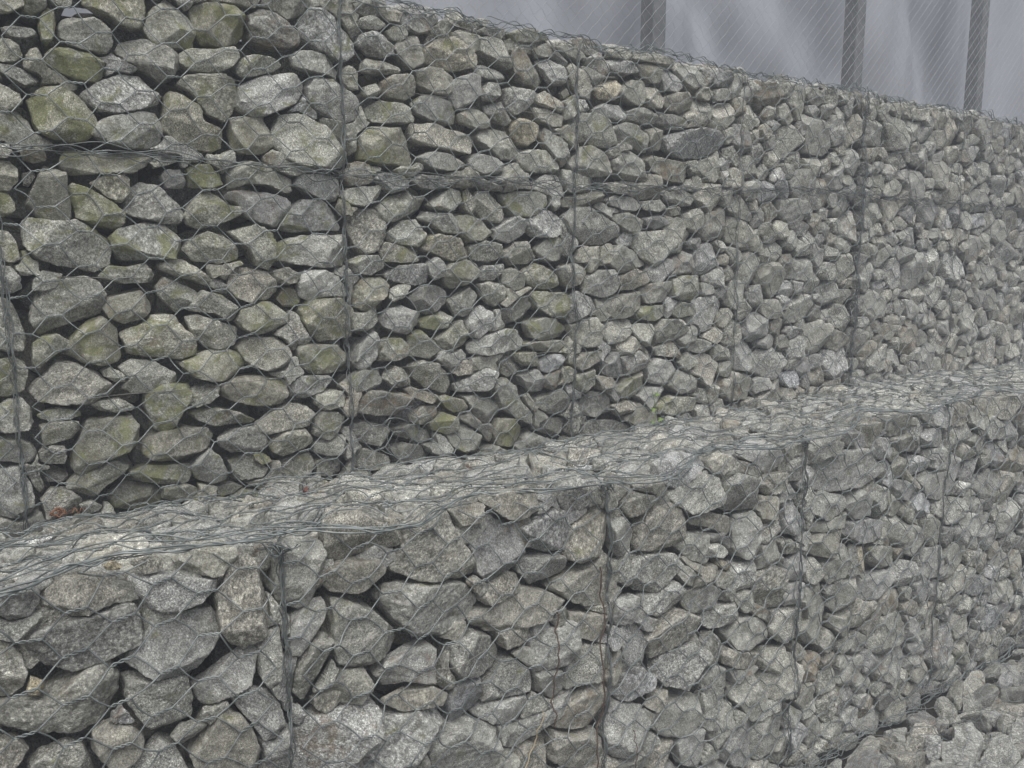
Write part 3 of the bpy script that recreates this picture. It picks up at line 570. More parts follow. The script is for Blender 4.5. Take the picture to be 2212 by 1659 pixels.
Fl50,10 -160,-173 -147,-156 -115,-147 -79,-151 -64,-166 -66,-190 -80,-202 -118,-193 -148,-195
Fn23,17 -61,-148 -40,-128 -22,-132 -24,-151 -37,-160
Fn50,3 4,-259 12,-229 33,-207 56,-207 86,-236 93,-254 80,-266 44,-262
Fn39,11 93,-244 115,-242 150,-256 151,-288 128,-295 100,-277
Fn46,9 -56,-243 -45,-220 0,-221 8,-239 -1,-266 -32,-279 -51,-277
Fb36,14 -150,-213 -125,-206 -82,-208 -58,-225 -59,-235 -93,-234 -123,-233 -143,-222
Fn50,5 -185,-257 -170,-234 -133,-235 -93,-236 -67,-242 -59,-259 -70,-283 -94,-299 -115,-316 -148,-318 -181,-300
Fl44,11 -9,-279 11,-263 52,-266 91,-275 76,-294 61,-310 16,-295
Fn50,12 35,-345 44,-324 90,-311 138,-305 167,-292 184,-306 168,-326 122,-338 90,-351 59,-358
Fn50,5 -84,-300 -56,-275 -13,-285 22,-304 30,-333 27,-359 -8,-377 -58,-363 -79,-329
Fn50,3 135,-343 151,-318 184,-304 218,-287 243,-323 244,-351 219,-366 168,-360
Fn50,5 154,-290 161,-253 190,-227 231,-235 246,-262 232,-286 191,-285
Fb45,9 167,-210 163,-168 210,-180 234,-189 238,-224 204,-222
Fn50,4 125,-367 128,-346 168,-368 223,-376 227,-421 207,-436 162,-419 126,-395
Fb50,12 57,-379 84,-354 122,-365 126,-397 123,-435 63,-411
Fn50,4 231,-390 248,-356 284,-353 314,-369 339,-413 332,-441 294,-448 253,-436
Fn50,11 246,-314 264,-299 315,-298 351,-323 352,-353 325,-359 265,-343
Fn50,4 263,-244 273,-219 303,-224 326,-250 323,-278 298,-306 272,-298
Fl34,7 255,-202 262,-173 294,-169 297,-207 288,-219 263,-218
Fn50,12 282,-133 296,-108 318,-107 359,-119 387,-122 401,-142 388,-163 354,-181 312,-173 289,-151
Fb50,7 289,-95 295,-60 335,-35 373,-33 409,-53 418,-81 399,-106 345,-114 307,-101
Fn39,9 239,-41 267,-38 289,-64 283,-82 262,-105 248,-91
Fn40,5 255,-11 279,1 330,-13 334,-34 309,-40 273,-40
Fn50,7 313,-181 351,-182 386,-173 418,-186 415,-209 388,-223 349,-225 318,-208
Fn50,1 320,-251 362,-233 397,-224 443,-245 449,-265 411,-279 368,-293 337,-293
Fn50,7 349,-322 367,-297 407,-291 453,-282 466,-317 451,-353 419,-370 373,-350
Fb28,6 324,-373 359,-357 378,-361 375,-384 348,-390
Fn50,4 343,-415 354,-397 409,-385 452,-395 458,-432 421,-457 371,-446
Fb50,2 332,-471 351,-456 395,-460 397,-495 374,-530 341,-517
Fn50,5 401,-466 425,-449 460,-455 478,-500 458,-531 419,-516
Fn50,4 362,-21 392,-6 439,9 473,-5 487,-36 484,-62 414,-58 382,-41
Fn50,5 497,-53 504,-24 537,-9 583,-25 602,-62 596,-79 520,-81 498,-68
Fn50,11 353,2 344,34 390,49 450,32 459,11 419,3 384,-12
Fn38,13 455,24 475,41 532,18 532,7 494,-5 464,8
Fl50,13 536,20 575,36 630,31 661,6 657,-13 616,-25 587,-5
Fn43,6 596,-39 613,-23 675,-27 692,-45 659,-62 616,-61
Fn50,13 750,-55 768,-19 848,-14 915,-13 935,-36 980,-67 976,-84 912,-95 833,-92 773,-79
Fn36,8 666,-41 678,-8 712,0 724,-31 710,-48
Fn40,14 819,17 851,33 902,23 916,-2 871,-6
Fn41,2 954,-3 1002,-5 1018,-36 983,-52 945,-29
Fn44,11 1011,-8 1068,-8 1123,-36 1106,-52 1033,-35
Fn48,8 1127,-15 1187,-4 1231,-24 1214,-52 1152,-48
Fn33,7 917,-39 966,-53 1008,-80 1007,-94 976,-86
Fn35,11 1021,-75 1042,-43 1070,-65 1068,-97 1042,-97
Fn47,12 1078,-70 1130,-63 1186,-82 1182,-101 1109,-108
Fn49,12 1319,-51 1370,-38 1423,-77 1412,-103 1346,-78
Fn48,5 1315,27 1368,21 1407,-22 1378,-38 1328,-13
Fn50,5 1392,-21 1438,-10 1501,-41 1497,-70 1432,-65
Fn50,8 1135,-116 1188,-105 1253,-115 1260,-158 1226,-176 1169,-162
Fn46,1 1027,-97 1072,-105 1121,-131 1111,-151 1045,-143
Fn50,11 764,-103 794,-85 861,-103 876,-136 805,-144 766,-123
Fn49,8 872,-128 909,-97 960,-137 956,-157 904,-162
Fn47,6 956,-122 977,-101 1016,-118 1022,-169 992,-178
Fn50,9 670,-145 670,-82 710,-89 744,-137 731,-161
Fb44,13 420,-73 458,-63 523,-86 533,-109 525,-120 468,-94 426,-83
Fl50,11 534,-113 546,-91 591,-87 603,-133 606,-174 560,-170 536,-144
Fn47,9 386,-106 425,-97 467,-102 473,-136 466,-161 419,-137
Fn29,3 454,-124 492,-126 524,-150 511,-157 463,-140
Fn47,14 527,-206 534,-180 588,-177 603,-196 591,-228 555,-232
Fn29,5 384,-150 416,-151 441,-172 434,-191 409,-182
Fn49,13 421,-224 433,-202 461,-188 505,-214 506,-232 468,-251 434,-239
Fn47,7 452,-257 486,-242 538,-242 560,-273 536,-283 479,-280
Fn50,9 595,-231 607,-206 655,-204 690,-218 698,-253 681,-288 637,-290 606,-257
Fn50,12 523,-302 554,-279 605,-289 640,-315 647,-339 600,-353 552,-336
Fn40,1 680,-272 693,-246 739,-253 742,-291 691,-292
Fn50,4 640,-313 668,-294 745,-307 752,-332 728,-357 683,-361 651,-339
Fn40,2 460,-331 458,-297 487,-283 508,-311 507,-336 477,-346
Fb46,1 508,-336 516,-320 549,-338 620,-365 612,-379 574,-381 518,-355
Fn45,5 624,-380 636,-358 697,-371 699,-399 665,-413 630,-399
Fn50,13 458,-371 482,-347 527,-367 543,-404 536,-441 510,-451 472,-410
Fn50,4 542,-405 569,-397 607,-395 639,-442 632,-487 603,-494 573,-457 544,-431
Fn50,2 478,-476 516,-441 543,-437 550,-479 533,-512 502,-514
Fn50,13 605,-575 611,-526 630,-509 679,-501 715,-506 712,-537 683,-562 644,-582
Fn50,7 883,-191 893,-168 951,-165 1007,-183 994,-223 927,-217
Fn50,7 1013,-180 1071,-185 1107,-213 1098,-248 1053,-250 1017,-214
Fn50,10 1082,-257 1108,-206 1144,-224 1186,-278 1154,-298 1097,-275
Fn50,11 968,-237 986,-230 1051,-250 1068,-291 1005,-288 972,-267
Fn50,3 1050,-305 1086,-283 1142,-302 1154,-344 1101,-350 1053,-328
Fn50,3 795,-227 833,-225 877,-210 891,-241 866,-270 816,-276 798,-255
Fn50,6 937,-323 946,-296 1032,-294 1054,-321 1007,-347 946,-347
Fn50,12 833,-330 852,-289 920,-280 935,-312 927,-350 870,-357
Fn50,13 1014,-357 1031,-339 1090,-353 1102,-398 1038,-401 1010,-379
Fn50,3 1007,-429 1010,-396 1087,-396 1125,-437 1123,-476 1065,-491 1000,-472 965,-440
Fn50,10 1165,-328 1186,-278 1251,-288 1280,-338 1261,-361 1196,-354
Fy33,6 917,-259 919,-224 937,-225 954,-260 952,-285 927,-276
Fy17,18 486,-162 494,-154 530,-174 517,-181
Fn50,4 745,-183 791,-169 857,-171 865,-197 812,-217 768,-211
Fn39,4 689,-235 696,-204 725,-188 743,-215 735,-249 704,-242
Fn35,0 596,-141 608,-118 646,-110 662,-135 639,-146 615,-151
Fn31,12 665,-159 695,-159 732,-180 707,-191 677,-188
Fn39,2 745,-255 742,-221 773,-214 803,-255 778,-269"""

# ------------------------------------------------------------------ stones
RS = np.random.RandomState
JOINT_S = np.array([-3, -0.98, -0.37, 0.0, 0.57, 0.96, 1.4, 1.86, 2.35, 2.94, 3.4, 4.2, 4.9, 8.0])
JOINT_Z = np.array([1.02, 1.02, 1.01, 0.995, 1.003, 0.995, 1.008, 1.024, 1.043, 1.05, 1.032, 1.03, 1.01, 1.01])
def joint_z(s): return np.interp(s, JOINT_S, JOINT_Z)
def top_z(s): return 1.548 + 0.008 * np.sin(s * 5.1) + 0.006 * np.sin(s * 13.7 + 1)
LEDGE_Y = -0.83
GROUND_Z = -1.23
def edge_z(s): return np.interp(s, [-3, -1.1, -0.85, -0.58, -0.3, 0.2, 0.5, 0.85, 1.4, 1.9, 2.5, 3.2, 8], [.09, .095, .095, .066, .072, .054, .042, .05, .058, .08, .085, .078, .078])
def ledge_z(x, y):
    t = np.clip(-y / 0.83, 0, 1.1)
    back = np.interp(x, [-3, 1.2, 2.0, 2.6, 2.9, 3.8, 5, 8], [-.03, -.03, -.015, .01, .035, .0, -.03, -.03])
    return back * (1 - t) + edge_z(x) * t

def ico(sub):
    import bmesh
    bm = bmesh.new(); bmesh.ops.create_icosphere(bm, subdivisions=sub, radius=1.0)
    V = np.array([v.co[:] for v in bm.verts]); F = np.array([[v.index for v in f.verts] for f in bm.faces]); bm.free()
    return V / np.linalg.norm(V, axis=1, keepdims=True), F
ICO = {k: ico(k) for k in (4, 5, 6)}     # 162? .. 2562 vertices
NTH = 96
TH = np.arange(NTH) * 2 * math.pi / NTH

def radial(poly, c):
    """distance from c to a star-shaped polygon's outline along NTH directions"""
    R = np.zeros(NTH)
    P = poly - c; Q = np.roll(P, -1, 0)
    for k in range(NTH):
        d = np.array([math.cos(TH[k]), math.sin(TH[k])])
        e = Q - P
        den = d[0] * e[:, 1] - d[1] * e[:, 0]
        den = np.where(abs(den) < 1e-12, 1e-12, den)
        t = (P[:, 0] * e[:, 1] - P[:, 1] * e[:, 0]) / den
        u = (P[:, 0] * d[1] - P[:, 1] * d[0]) / den
        ok = (t > 0) & (u >= -1e-6) & (u <= 1 + 1e-6)
        R[k] = t[ok].max() if ok.any() else 0.01
    return R

def centroid(P):
    x, y = P[:, 0], P[:, 1]; x2, y2 = np.roll(x, -1), np.roll(y, -1)
    cr = x * y2 - x2 * y; A = cr.sum() / 2
    return np.array([((x + x2) * cr).sum(), ((y + y2) * cr).sum()]) / (6 * A), abs(A)

def rock(R, T, rng, sub, rough=1.0):
    """vertices (u, v, w) of a stone whose outline seen along w is R(theta) and whose half depth is T"""
    D, F = ICO[sub]
    rho = np.hypot(D[:, 0], D[:, 1]); th = np.arctan2(D[:, 1], D[:, 0]) % (2 * math.pi)
    Rt = np.interp(th, np.append(TH, 2 * math.pi), np.append(R, R[0]))
    p = rng.uniform(34, 70)
    acc = (rho / (Rt * 1.008)) ** p
    outl = np.stack([R * np.cos(TH), R * np.sin(TH)], 1)
    def plane(n, d):
        nonlocal acc
        acc = acc + np.maximum(D @ n / d, 0) ** p
    def nrm(az, tilt, sgn=1):
        return np.array([math.sin(tilt) * math.cos(az), math.sin(tilt) * math.sin(az), sgn * math.cos(tilt)])
    plane(nrm(rng.uniform(0, 6.28), rng.uniform(0.02, 0.38)), T * rng.uniform(0.92, 1.05))
    plane(nrm(rng.uniform(0, 6.28), rng.uniform(0, 0.3), -1), T * 1.1)
    az0 = rng.uniform(0, 6.28); K = rng.randint(3, 5)
    for k in range(K):
        az = az0 + k * 6.283 / K + rng.uniform(-0.4, 0.4); tilt = rng.uniform(0.45, 1.15)
        n = nrm(az, tilt)
        h = (outl @ n[:2]).max()
        d = h * 1.02 + T * math.cos(tilt) * rng.uniform(0.08, 0.80)
        plane(n, max(d, 0.3 * T))
    for k in range(3):
        n = nrm(rng.uniform(0, 6.28), rng.uniform(0.5, 1.1), -1)
        plane(n, max((outl @ n[:2]).max() * 1.0, 0.4 * T))
    r = acc ** (-1.0 / p)
    V = D * r[:, None]
    s = math.sqrt(R.mean() * T)
    disp = np.zeros(len(V))
    for f, a in ((1.3, .016), (2.3, .013), (4.0, .011), (7.5, .009), (13.0, .006), (22., .0035)):
        if sub < 5 and f > 7: continue
        for q in range(3):
            k = rng.normal(size=3); k *= f / np.linalg.norm(k) / s * 1.6
            disp += a * np.sin(V @ k + rng.uniform(0, 6.28)) * rng.uniform(0.5, 1.1)
    for q in range(2):                                # a broken step across the face
        k = rng.normal(size=3); k /= np.linalg.norm(k)
        x = (V @ k) / s - rng.uniform(-0.4, 0.5)
        disp += 0.028 * np.tanh(x * 14)
    return V * (1 + disp * rough)[:, None], F

# frames: origin function + axes (u, v, w) in world space
FR = {'W': (np.array([1., 0, 0]), np.array([0, 0, 1.]), np.array([0, -1., 0])),
      'T': (np.array([1., 0, 0]), np.array([0, 1., 0]), np.array([0, 0, 1.]))}

STONE_LIST = []   # dict: V, F, tint, centre, outline3d, face, u, v, flag, front
def add_stone(face, c, R, T, rec, flag, seed, sub, tilt=0.0, layer=0, rough=1.0):
    rng = RS(seed)
    V, F = rock(R, T, rng, sub, rough)
    if face in 'WF':
        u, v, w = FR['W']; y0 = 0.0 if face == 'W' else LEDGE_Y
        o = np.array([c[0], y0 + rec + T, c[1]])
    elif face == 'L':
        u, v, w = FR['T']; o = np.array([c[0], c[1], ledge_z(c[0], c[1]) - T - rec])
    elif face == 'G':
        u, v, w = FR['T']; o = np.array([c[0], c[1], GROUND_Z - T - rec])
    else:
        u, v, w = FR['T']; o = np.array([c[0], c[1], top_z(c[0]) - T - rec])
    if tilt:
        a, b = rng.uniform(-tilt, tilt, 2)
        V[:, 2] += V[:, 0] * math.tan(a) + V[:, 1] * math.tan(b)
    W = V[:, :1] * u + V[:, 1:2] * v + V[:, 2:3] * w + o
    # greenish film: strongest on the upper left of the high wall
    br = rng.normal(1.09, 0.16); hue = np.clip(rng.normal(0.42, 0.16), 0, .84); moss = 0.0
    if face == 'W':
        g = np.clip(1.15 - (c[0] + 1) / 3.6, 0.1, 1)
        if c[0] < 1.3 and c[1] < 0.24 + 0.05 * math.sin(c[0] * 7): br *= 0.80      # damp bottom courses, with wall-foot shade painted into their brightness
        moss = np.clip(rng.normal(0.21, 0.12) * g + 0.08 * g * g, 0, 0.5)
    elif face == 'F':
        moss = np.clip(rng.normal(0.02, 0.05), 0, 0.3); hue = np.clip(hue - 0.05, 0, 1); br *= 0.98
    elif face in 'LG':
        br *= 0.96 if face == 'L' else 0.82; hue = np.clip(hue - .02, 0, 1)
    if flag == 'g': moss = rng.uniform(0.36, 0.5)
    if flag == 'G': moss = rng.uniform(0.60, 0.82) if c[0] < 0.1 else rng.uniform(0.34, 0.44)
    if flag == 'w': br, hue, moss = 1.6, 0.3, 0
    if flag == 'l': br, hue, moss = 1.28, 0.25, moss * .4
    if flag == 'y': hue, br, moss = 0.90, 1.25, 0.2
    if flag == 'd': br = 0.66; hue = 0.3
    if flag == 'b': hue, br = 0.66, 0.95
    if flag == 't': hue, br, moss = 1.0, 1.1, 0
    br = float(np.clip(br, 0.6, 2.2))
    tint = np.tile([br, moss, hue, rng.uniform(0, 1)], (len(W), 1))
    ol = np.stack([R * np.cos(TH), R * np.sin(TH)], 1)
    O3 = ol[:, :1] * u + ol[:, 1:] * v + o + w * T * .4
    STONE_LIST.append(dict(V=W, F=F, tint=tint, o=o, O3=O3, face=face, c=np.array(c), flag=flag, br=br, moss=moss, hue=hue,
                           layer=layer, w=np.ptp(ol[:, 0]), h=np.ptp(ol[:, 1]), area=0.5 * (R * R).mean() * 2 * math.pi))

# --- stones traced in wall coordinates (2 mm steps): face, tone, half depth and set-back in mm, outline
PX = {'W': (-2.2, 7.2, -0.20, 1.60), 'F': (-2.2, 6.2, -1.32, 0.12)}
RES = 0.005
LAB = {}
for f, (a, b, c_, d_) in PX.items():
    LAB[f] = np.full((int((d_ - c_) / RES), int((b - a) / RES)), -1, np.int32)
def inside(poly, X, Y):
    c = np.zeros(X.shape, bool); n = len(poly)
    for i in range(n):
        x1, y1 = poly[i]; x2, y2 = poly[(i + 1) % n]
        if y1 == y2: continue
        c ^= ((y1 > Y) != (y2 > Y)) & (X < (x2 - x1) * (Y - y1) / (y2 - y1) + x1)
    return c
seed = 100
for ln in STONES.strip().split('\n'):
    f, fl = ln[0], ln[1]
    t, *pts = ln[2:].split()
    T, rec = [int(q) / 1000 for q in t.split(',')]
    P = np.array([[int(q) * 0.002 for q in p.split(',')] for p in pts])
    c, A = centroid(P)
    R = radial(P, c)
    R = np.maximum(R, 0.006)
    d = np.linalg.norm(np.array([c[0], 0 if f == 'W' else LEDGE_Y, c[1]]) - CAM_LOC)
    add_stone(f, c, R, T, rec, fl, seed, 6 if d / math.sqrt(A) < 19 else 5)
    seed += 1
    a, b, c_, d_ = PX[f]; L = LAB[f]
    i0 = max(int((P[:, 0].min() - a) / RES) - 1, 0); i1 = int((P[:, 0].max() - a) / RES) + 2
    j0 = max(int((P[:, 1].min() - c_) / RES) - 1, 0); j1 = int((P[:, 1].max() - c_) / RES) + 2
    yy, xx = np.mgrid[j0:min(j1, L.shape[0]), i0:min(i1, L.shape[1])]
    m = inside(P, a + (xx + .5) * RES, c_ + (yy + .5) * RES)
    L[j0:j0 + m.shape[0], i0:i0 + m.shape[1]][m] = 1

def shift_or(M, n):
    for _ in range(n):
        K = M.copy(); K[1:] |= M[:-1]; K[:-1] |= M[1:]; K[:, 1:] |= M[:, :-1]; K[:, :-1] |= M[:, 1:]; M = K
    return M

def pack(face, box, taken, size, aspect, seed0, sub_fn, rec, layer=0, shrink=0.95, depth=.44, tilt=0.0, minfree=4, flag='n', gap=1, smax=1.75):
    """fill a rectangle with touching, unequal, angular cells and make a stone of each"""
    global seed
    a, b, c_, d_ = box
    H, Wd = int((d_ - c_) / RES), int((b - a) / RES)
    rng = RS(seed0)
    T_ = np.zeros((H, Wd), bool) if taken is None else taken[:H, :Wd]
    free = ~shift_or(T_, gap)
    core = ~shift_or(T_, minfree)
    if taken is not None: ry, rx = np.nonzero(core)
    pts = []; cell = {}
    tries = int(H * Wd * RES * RES / (size * size) * 30)
    for _ in range(tries):
        if taken is None: x, y = rng.uniform(0, Wd), rng.uniform(0, H)
        else:
            if not len(ry): break
            q = rng.randint(len(ry)); x, y = rx[q] + .5, ry[q] + .5
        sz = size * (0.5 + (smax - 0.5) * rng.beta(1.3, 1.6)) / RES
        gx, gy = int(x // 30), int(y // 30); ok = True
        for ii in range(gx - 1, gx + 2):
            for jj in range(gy - 1, gy + 2):
                for (px, py, ps) in cell.get((ii, jj), ()):
                    if ((px - x) / aspect) ** 2 + (py - y) ** 2 < (0.36 * (ps + sz)) ** 2: ok = False; break
                if not ok: break
            if not ok: break
        if ok:
            cell.setdefault((gx, gy), []).append((x, y, sz)); pts.append((x, y, sz))
    best = np.full((H, Wd), 1e9); lab = np.full((H, Wd), -1, np.int32)
    for k, (x, y, sz) in enumerate(pts):
        an = rng.normal(0, 0.45); ar = aspect * rng.uniform(0.75, 1.5)
        rad = int(sz * 1.6 * aspect) + 3
        i0, i1, j0, j1 = max(int(x) - rad, 0), min(int(x) + rad, Wd), max(int(y) - rad, 0), min(int(y) + rad, H)
        yy, xx = np.mgrid[j0:j1, i0:i1]
        dx, dy = xx + .5 - x, yy + .5 - y
        u = (dx * math.cos(an) + dy * math.sin(an)) / ar; v = -dx * math.sin(an) + dy * math.cos(an)
        d = (np.abs(u) ** 2.4 + np.abs(v) ** 2.4) ** (1 / 2.4) / sz
        B = best[j0:j1, i0:i1]; m = (d < B) & (d < 0.95)
        B[m] = d[m]; lab[j0:j1, i0:i1][m] = k
    lab[~free] = -1
    order = np.argsort(lab, axis=None); vals = lab.ravel()[order]
    lo = np.searchsorted(vals, np.arange(len(pts)), 'left'); hi = np.searchsorted(vals, np.arange(len(pts)), 'right')
    for k in range(len(pts)):
        if hi[k] - lo[k] < 40: continue
        idx = order[lo[k]:hi[k]]; yy, xx = idx // Wd, idx % Wd
        cx, cy = xx.mean() + .5, yy.mean() + .5
        if lab[min(int(cy), H - 1), min(int(cx), Wd - 1)] != k: cx, cy = pts[k][0], pts[k][1]
        R = np.zeros(NTH)
        alive = np.ones(NTH, bool)
        for step in range(1, 60):
            X = (cx + np.cos(TH) * step * .8).astype(int); Y = (cy + np.sin(TH) * step * .8).astype(int)
            inb = (X >= 0) & (X < Wd) & (Y >= 0) & (Y < H)
            same = np.zeros(NTH, bool); same[inb] = lab[Y[inb], X[inb]] == k
            alive &= same; R[alive] = step * .8 * RES
            if not alive.any(): break
        R = np.maximum(R, 0.008)
        R = 0.5 * R + 0.25 * (np.roll(R, 1) + np.roll(R, -1))
        # knock the outline back to a few straight sides
        kk = rng.randint(4, 7); a0 = rng.uniform(0, 6.28); Rp = R.copy()
        for q in range(kk):
            azm = a0 + q * 6.283 / kk + rng.uniform(-.3, .3)
            cc = np.cos(TH - azm); h = (R * cc).max() * rng.uniform(0.74, 0.96)
            Rp = np.where(cc > 0.05, np.minimum(Rp, h / np.maximum(cc, .05)), Rp)
        R = Rp * shrink
        A = 0.5 * (R * R).mean() * 2 * math.pi
        T = float(np.clip(depth * math.sqrt(A), 0.012, 0.06))
        c = np.array([a + cx * RES, c_ + cy * RES])
        rc = rng.uniform(rec[0], rec[1])
        seed += 1
        add_stone(face, c, R, T, rc, flag, seed, sub_fn(face, c), tilt, layer)

def sub_of(face, c):
    P = {'W': (c[0], 0, c[1]), 'F': (c[0], LEDGE_Y, c[1]), 'L': (c[0], c[1], 0), 'G': (c[0], c[1], GROUND_Z), 'C': (c[0], c[1], 1.55)}[face]
    d = np.linalg.norm(np.array(P) - CAM_LOC)
    return 5 if d < 5.5 else 4
low = lambda f, c: 4
W0, F0 = PX['W'], PX['F']
# the open slot where two runs of baskets are laced together
if True:
    for f_, top_ in (('F', lambda s: edge_z(s) - .004), ('W', lambda s: top_z(s) + .004)):
        L_ = LAB[f_]; xs_ = PX[f_][0] + (np.arange(L_.shape[1]) + .5) * RES; zs_ = PX[f_][2] + (np.arange(L_.shape[0]) + .5) * RES
        L_[zs_[:, None] > top_(xs_)[None]] = 1
    L_ = LAB['W']; a_ = W0[0]; L_[:, int((2.972 - a_) / RES):int((3.004 - a_) / RES)] = 1
pack('W', W0, LAB['W'] > 0, 0.125, 1.30, 11, sub_of, (0.0, 0.020), shrink=1.0, minfree=5)
pack('F', F0, LAB['F'] > 0, 0.145, 1.22, 12, sub_of, (0.0, 0.020), shrink=1.0, minfree=4)
pack('W', (W0[0], W0[1], W0[2], 1.49), None, 0.13, 1.3, 21, low, (0.125, 0.165), 1, flag='n')
pack('F', (F0[0], F0[1], F0[2], -0.03), None, 0.15, 1.2, 22, low, (0.13, 0.18), 1, flag='n')
pack('L', (-2.2, 6.4, -0.775, -0.01), None, 0.125, 1.15, 31, sub_of, (-0.020, 0.020), tilt=0.26, depth=.40, shrink=1.0, smax=1.4)
pack('L', (-2.2, 6.4, -0.80, -0.01), None, 0.11, 1.2, 33, low, (0.03, 0.05), 1, tilt=0.3)
pack('G', (0.3, 6.2, -2.9, -0.90), None, 0.115, 1.7, 32, sub_of, (-0.022, 0.034), tilt=0.5, depth=.36, shrink=1.0, smax=1.5)
pack('G', (0.3, 6.2, -2.9, -0.94), None, 0.12, 1.2, 34, low, (0.03, 0.06), 1, tilt=0.3)
pack('C', (-2.2, 7.2, 0.03, 0.42), None, 0.105, 1.4, 41, sub_of, (-0.034, 0.0), tilt=0.18, depth=.3, shrink=1.0)

# projection used only to rank stones by how large they show
def project(P):
    v = (np.asarray(P) - CAM_LOC) @ CAM_ROT
    return np.stack([512 + 856.4 * v[..., 0] / -v[..., 2], 384 - 856.4 * v[..., 1] / -v[..., 2]], -1), -v[..., 2]
front = [s for s in STONE_LIST if s['layer'] == 0]
for s in STONE_LIST:
    q, z = project(s['O3'])
    if (z < 0.1).any(): s['px'] = 0; s['q'] = (-99, -99); continue
    q = np.clip(q, [0, 0], [1024, 768])
    s['px'] = 0.5 * abs(np.dot(q[:, 0], np.roll(q[:, 1], 1)) - np.dot(q[:, 1], np.roll(q[:, 0], 1)))
    s['q'] = q.mean(0)
    if s['layer'] or s['face'] == 'C': s['px'] = 0
rank = sorted(front, key=lambda s: -s['px'])[:300]
for s in rank: s['single'] = True

ORD = ['zeroth', 'first', 'second', 'third', 'fourth', 'fifth', 'sixth', 'seventh', 'eighth', 'ninth', 'tenth', 'eleventh', 'twelfth',
       'thirteenth', 'fourteenth', 'fifteenth', 'sixteenth', 'seventeenth', 'eighteenth', 'nineteenth', 'twentieth']
BAY_F = [-1.577, -0.577, 0.446, 1.42, 2.45, 3.45, 4.45, 5.45]
def bay_of(s):
    f, c = s['face'], s['c']
    if f in 'WC': return int(math.floor(c[0])) + 3
    return int(np.searchsorted(BAY_F, c[0])) + 1
def row_of(s):
    f, c = s['face'], s['c']
    if f == 'W':
        jz = joint_z(c[0])
        return ('top-tier', int((top_z(c[0]) - c[1]) / 0.11) + 1) if c[1] > jz else ('middle-tier', int(max(jz - c[1], 0) / 0.112) + 1)
    if f == 'F': return ('ledge', int(max(0.08 - c[1], 0) / 0.125) + 1)
    if f == 'L': return ('ledge-top', int(-c[1] / 0.14) + 1)
    return ('ground-level', int((-0.83 - c[1]) / 0.15) + 1)
groups = {}
for s in front:
    if s['face'] == 'C': continue
    if s['px'] <= 0: continue
    tier, row = row_of(s); s['tier'], s['row'], s['bay'] = tier, row, bay_of(s)
    groups.setdefault((tier, s['bay'], row), []).append(s)
for g in groups.values():
    g.sort(key=lambda s: s['q'][0])
    for k, s in enumerate(g): s['k'] = k + 1
def colour_word(s):
    f = s['flag']
    if f in 'Gwydbtl': return {'G': 'bright mossy green', 'w': 'whitish', 'y': 'yellowish', 'd': 'dark grey', 'b': 'brownish grey', 't': 'tan', 'l': 'light grey'}[f]
    if f == 'g' or s['moss'] > 0.33: return 'green-filmed grey'
    return 'pale grey' if s['br'] > 1.14 else 'dull grey' if s['br'] < 0.88 else 'grey'
def shape_word(s):
    r = s['w'] / s['h']; a = s['area']
    sz = 'large ' if a > 0.0175 else 'small ' if a < 0.0065 else ''
    return sz + ('long flat' if r > 1.75 else 'wide' if r > 1.25 else 'upright' if r < 0.8 else 'blocky')
FIRSTBAY = {}
for s in front:
    if 'tier' in s: FIRSTBAY[s['tier']] = min(FIRSTBAY.get(s['tier'], 99), s['bay'])
def stone_label(s):
    b = ORD[s['bay'] - FIRSTBAY[s['tier']] + 1]; k = ORD[min(s['k'], 20)]; r = ORD[min(s['row'], 20)]
    look = f"{shape_word(s)} {colour_word(s)} stone"
    if s['tier'] == 'ledge-top': return f"{look}, {k} from left in {r} row, {b} ledge-basket lid"
    if s['tier'] == 'ground-level': return f"{look}, {k} from left in {r} row, {b} ground-level basket"
    return f"{look}, {k} from left in {r} course, {b} {s['tier']} basket"

rest = {'W': [], 'F': [], 'L': [], 'G': [], 'C': []}
seen_labels = {}
for s in STONE_LIST:
    if s.get('single'):
        lb = stone_label(s); seen_labels[lb] = seen_labels.get(lb, 0) + 1
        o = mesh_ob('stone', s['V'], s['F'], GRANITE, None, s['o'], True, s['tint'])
        tag(o, lb, 'stone', 'angular granite stones packed into the wire baskets')
        if seen_labels[lb] > 1: print('DUP LABEL', lb)
    else: rest[s['face']].append(s)
allr = [s for f in rest for s in rest[f]]
Vs, Fs, Ts, n = [], [], [], 0
for s in allr:
    Vs.append(s['V']); Fs.append(s['F'] + n); Ts.append(s['tint']); n += len(s['V'])
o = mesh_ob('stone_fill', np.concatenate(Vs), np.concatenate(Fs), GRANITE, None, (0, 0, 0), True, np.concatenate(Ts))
tag(o, 'mass of smaller grey granite stones filling the rest of the wire baskets', 'stones', None, 'stuff')
print('stones', len(STONE_LIST), 'singles', len(rank), 'verts', n)

